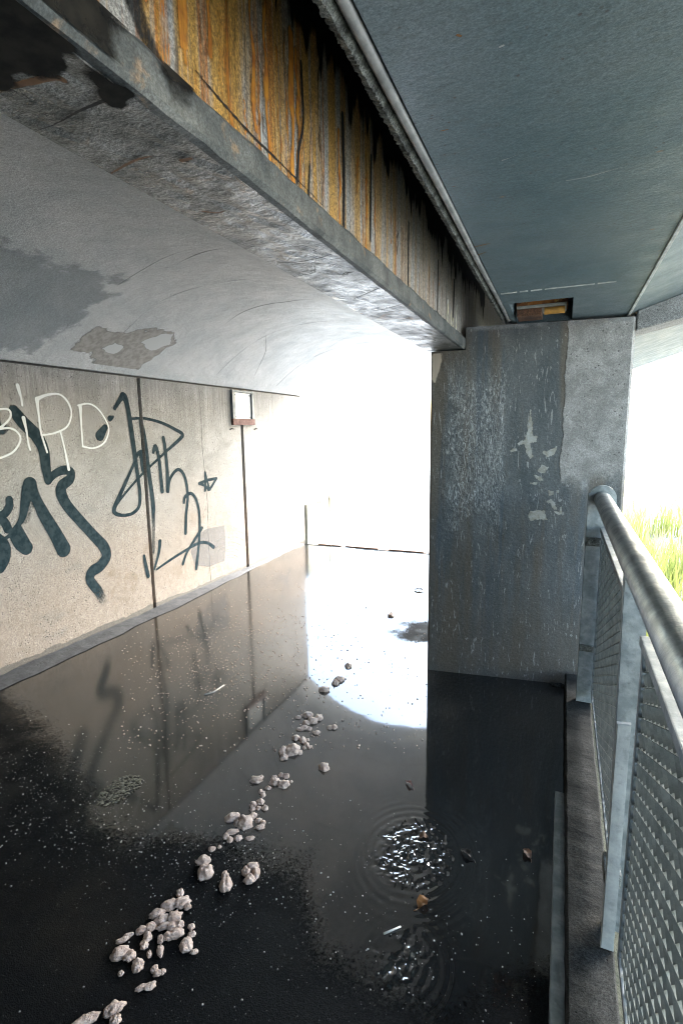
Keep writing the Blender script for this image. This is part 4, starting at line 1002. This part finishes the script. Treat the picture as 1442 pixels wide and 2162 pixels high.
# clot of wet leaf litter
p = floor_pt(255, 1668); r = random.Random(3); bm = bmesh.new()
for i in range(260):
    a_ = r.uniform(0, 6.28); d_ = .09*r.random()**.6; ang = r.gauss(.6, .6); ln = r.uniform(.006, .022)
    c_ = Vector((p.x+d_*math.cos(a_)*.8, p.y+d_*math.sin(a_)*1.2, .006+.022*(1-d_/.1)*r.random()))
    e_ = Vector((math.cos(ang), math.sin(ang), r.uniform(-.2, .2)))*ln
    tube(bm, [c_-e_*.5, c_+Vector((0, 0, .003)), c_+e_*.5], [.0008, .0022, .0007], 5)
tag(obj('leaf_litter', bm, plain('pale straw litter', (.22, .205, .15), .5), None, True, origin=(p.x, p.y, .004)), 'matted clot of straw and leaf litter on the dark asphalt edge', 'litter')
# crumpled litter at the foot of the railing
p = floor_pt(1262, 2122); bm = bmesh.new(); lump(bm, Vector((p.x, p.y, .012)), .014, .02, .012, .4, 77)
tag(obj('litter_scrap', bm, plain('blue foil scrap', (.12, .3, .45), .3), None, False, origin=(p.x, p.y, 0)), 'crumpled scrap of blue foil at the foot of the railing', 'litter')

# ================================================================== vegetation outside
def blades(name, n, area, h0, h1, mat, label, cat, seed, lean=.35, wd=.008):
    r = random.Random(seed); vs_, fs_ = [], []
    for _ in range(n):
        x, y = area(r); z = float(gz(np.array(x), np.array(y))); h = r.uniform(h0, h1); a_ = r.uniform(0, 6.28); l = r.uniform(.05, lean)*h; b_ = r.uniform(0, 6.28)
        w_ = wd*r.uniform(.6, 1.5); dx, dy = math.cos(a_)*w_, math.sin(a_)*w_; lx, ly = math.cos(b_)*l, math.sin(b_)*l; i0 = len(vs_)
        vs_ += [(x-dx, y-dy, z-.02), (x+dx, y+dy, z-.02), (x+dx*.8+lx*.35, y+dy*.8+ly*.35, z+h*.55), (x-dx*.8+lx*.35, y-dy*.8+ly*.35, z+h*.55), (x+lx, y+ly, z+h)]
        fs_ += [[i0, i0+1, i0+2, i0+3], [i0+3, i0+2, i0+4]]
    me_ = bpy.data.meshes.new(name); me_.from_pydata(vs_, [], fs_); me_.materials.append(mat)
    o_ = bpy.data.objects.new(name, me_); link(o_); o_['kind'] = 'stuff'; return tag(o_, label, cat)
def a1(r):
    while True:
        y = 3.5+10*r.random()**1.3; x = .55+ (y*.32)*r.random()
        if float(vnoise(np.array(x*3.0), np.array(y*2.0), 3)) > .35+.02*y: return x, y
def a2(r): y = 9+40*r.random(); return .3*y*r.random()+.8, y
def a3(r): return r.uniform(.4, 3.5), r.uniform(-1, 4)
blades('tall_grass', 5200, a1, .25, .75, m_grass('fresh green grass', (.16, .21, .05), (.27, .28, .09)), 'tall fresh green grass growing beside the bridge', 'grass', 4)
blades('meadow_grass', 4500, a2, .2, .6, m_grass('dry pale grass', (.30, .30, .13), (.40, .36, .22)), 'pale dry meadow grass farther out in the glare', 'grass', 5, wd=.012)
blades('bank_grass', 2500, a3, .1, .4, m_grass('bank grass', (.06, .10, .02), (.10, .12, .03)), 'short grass on the bank below the railing', 'grass', 6)
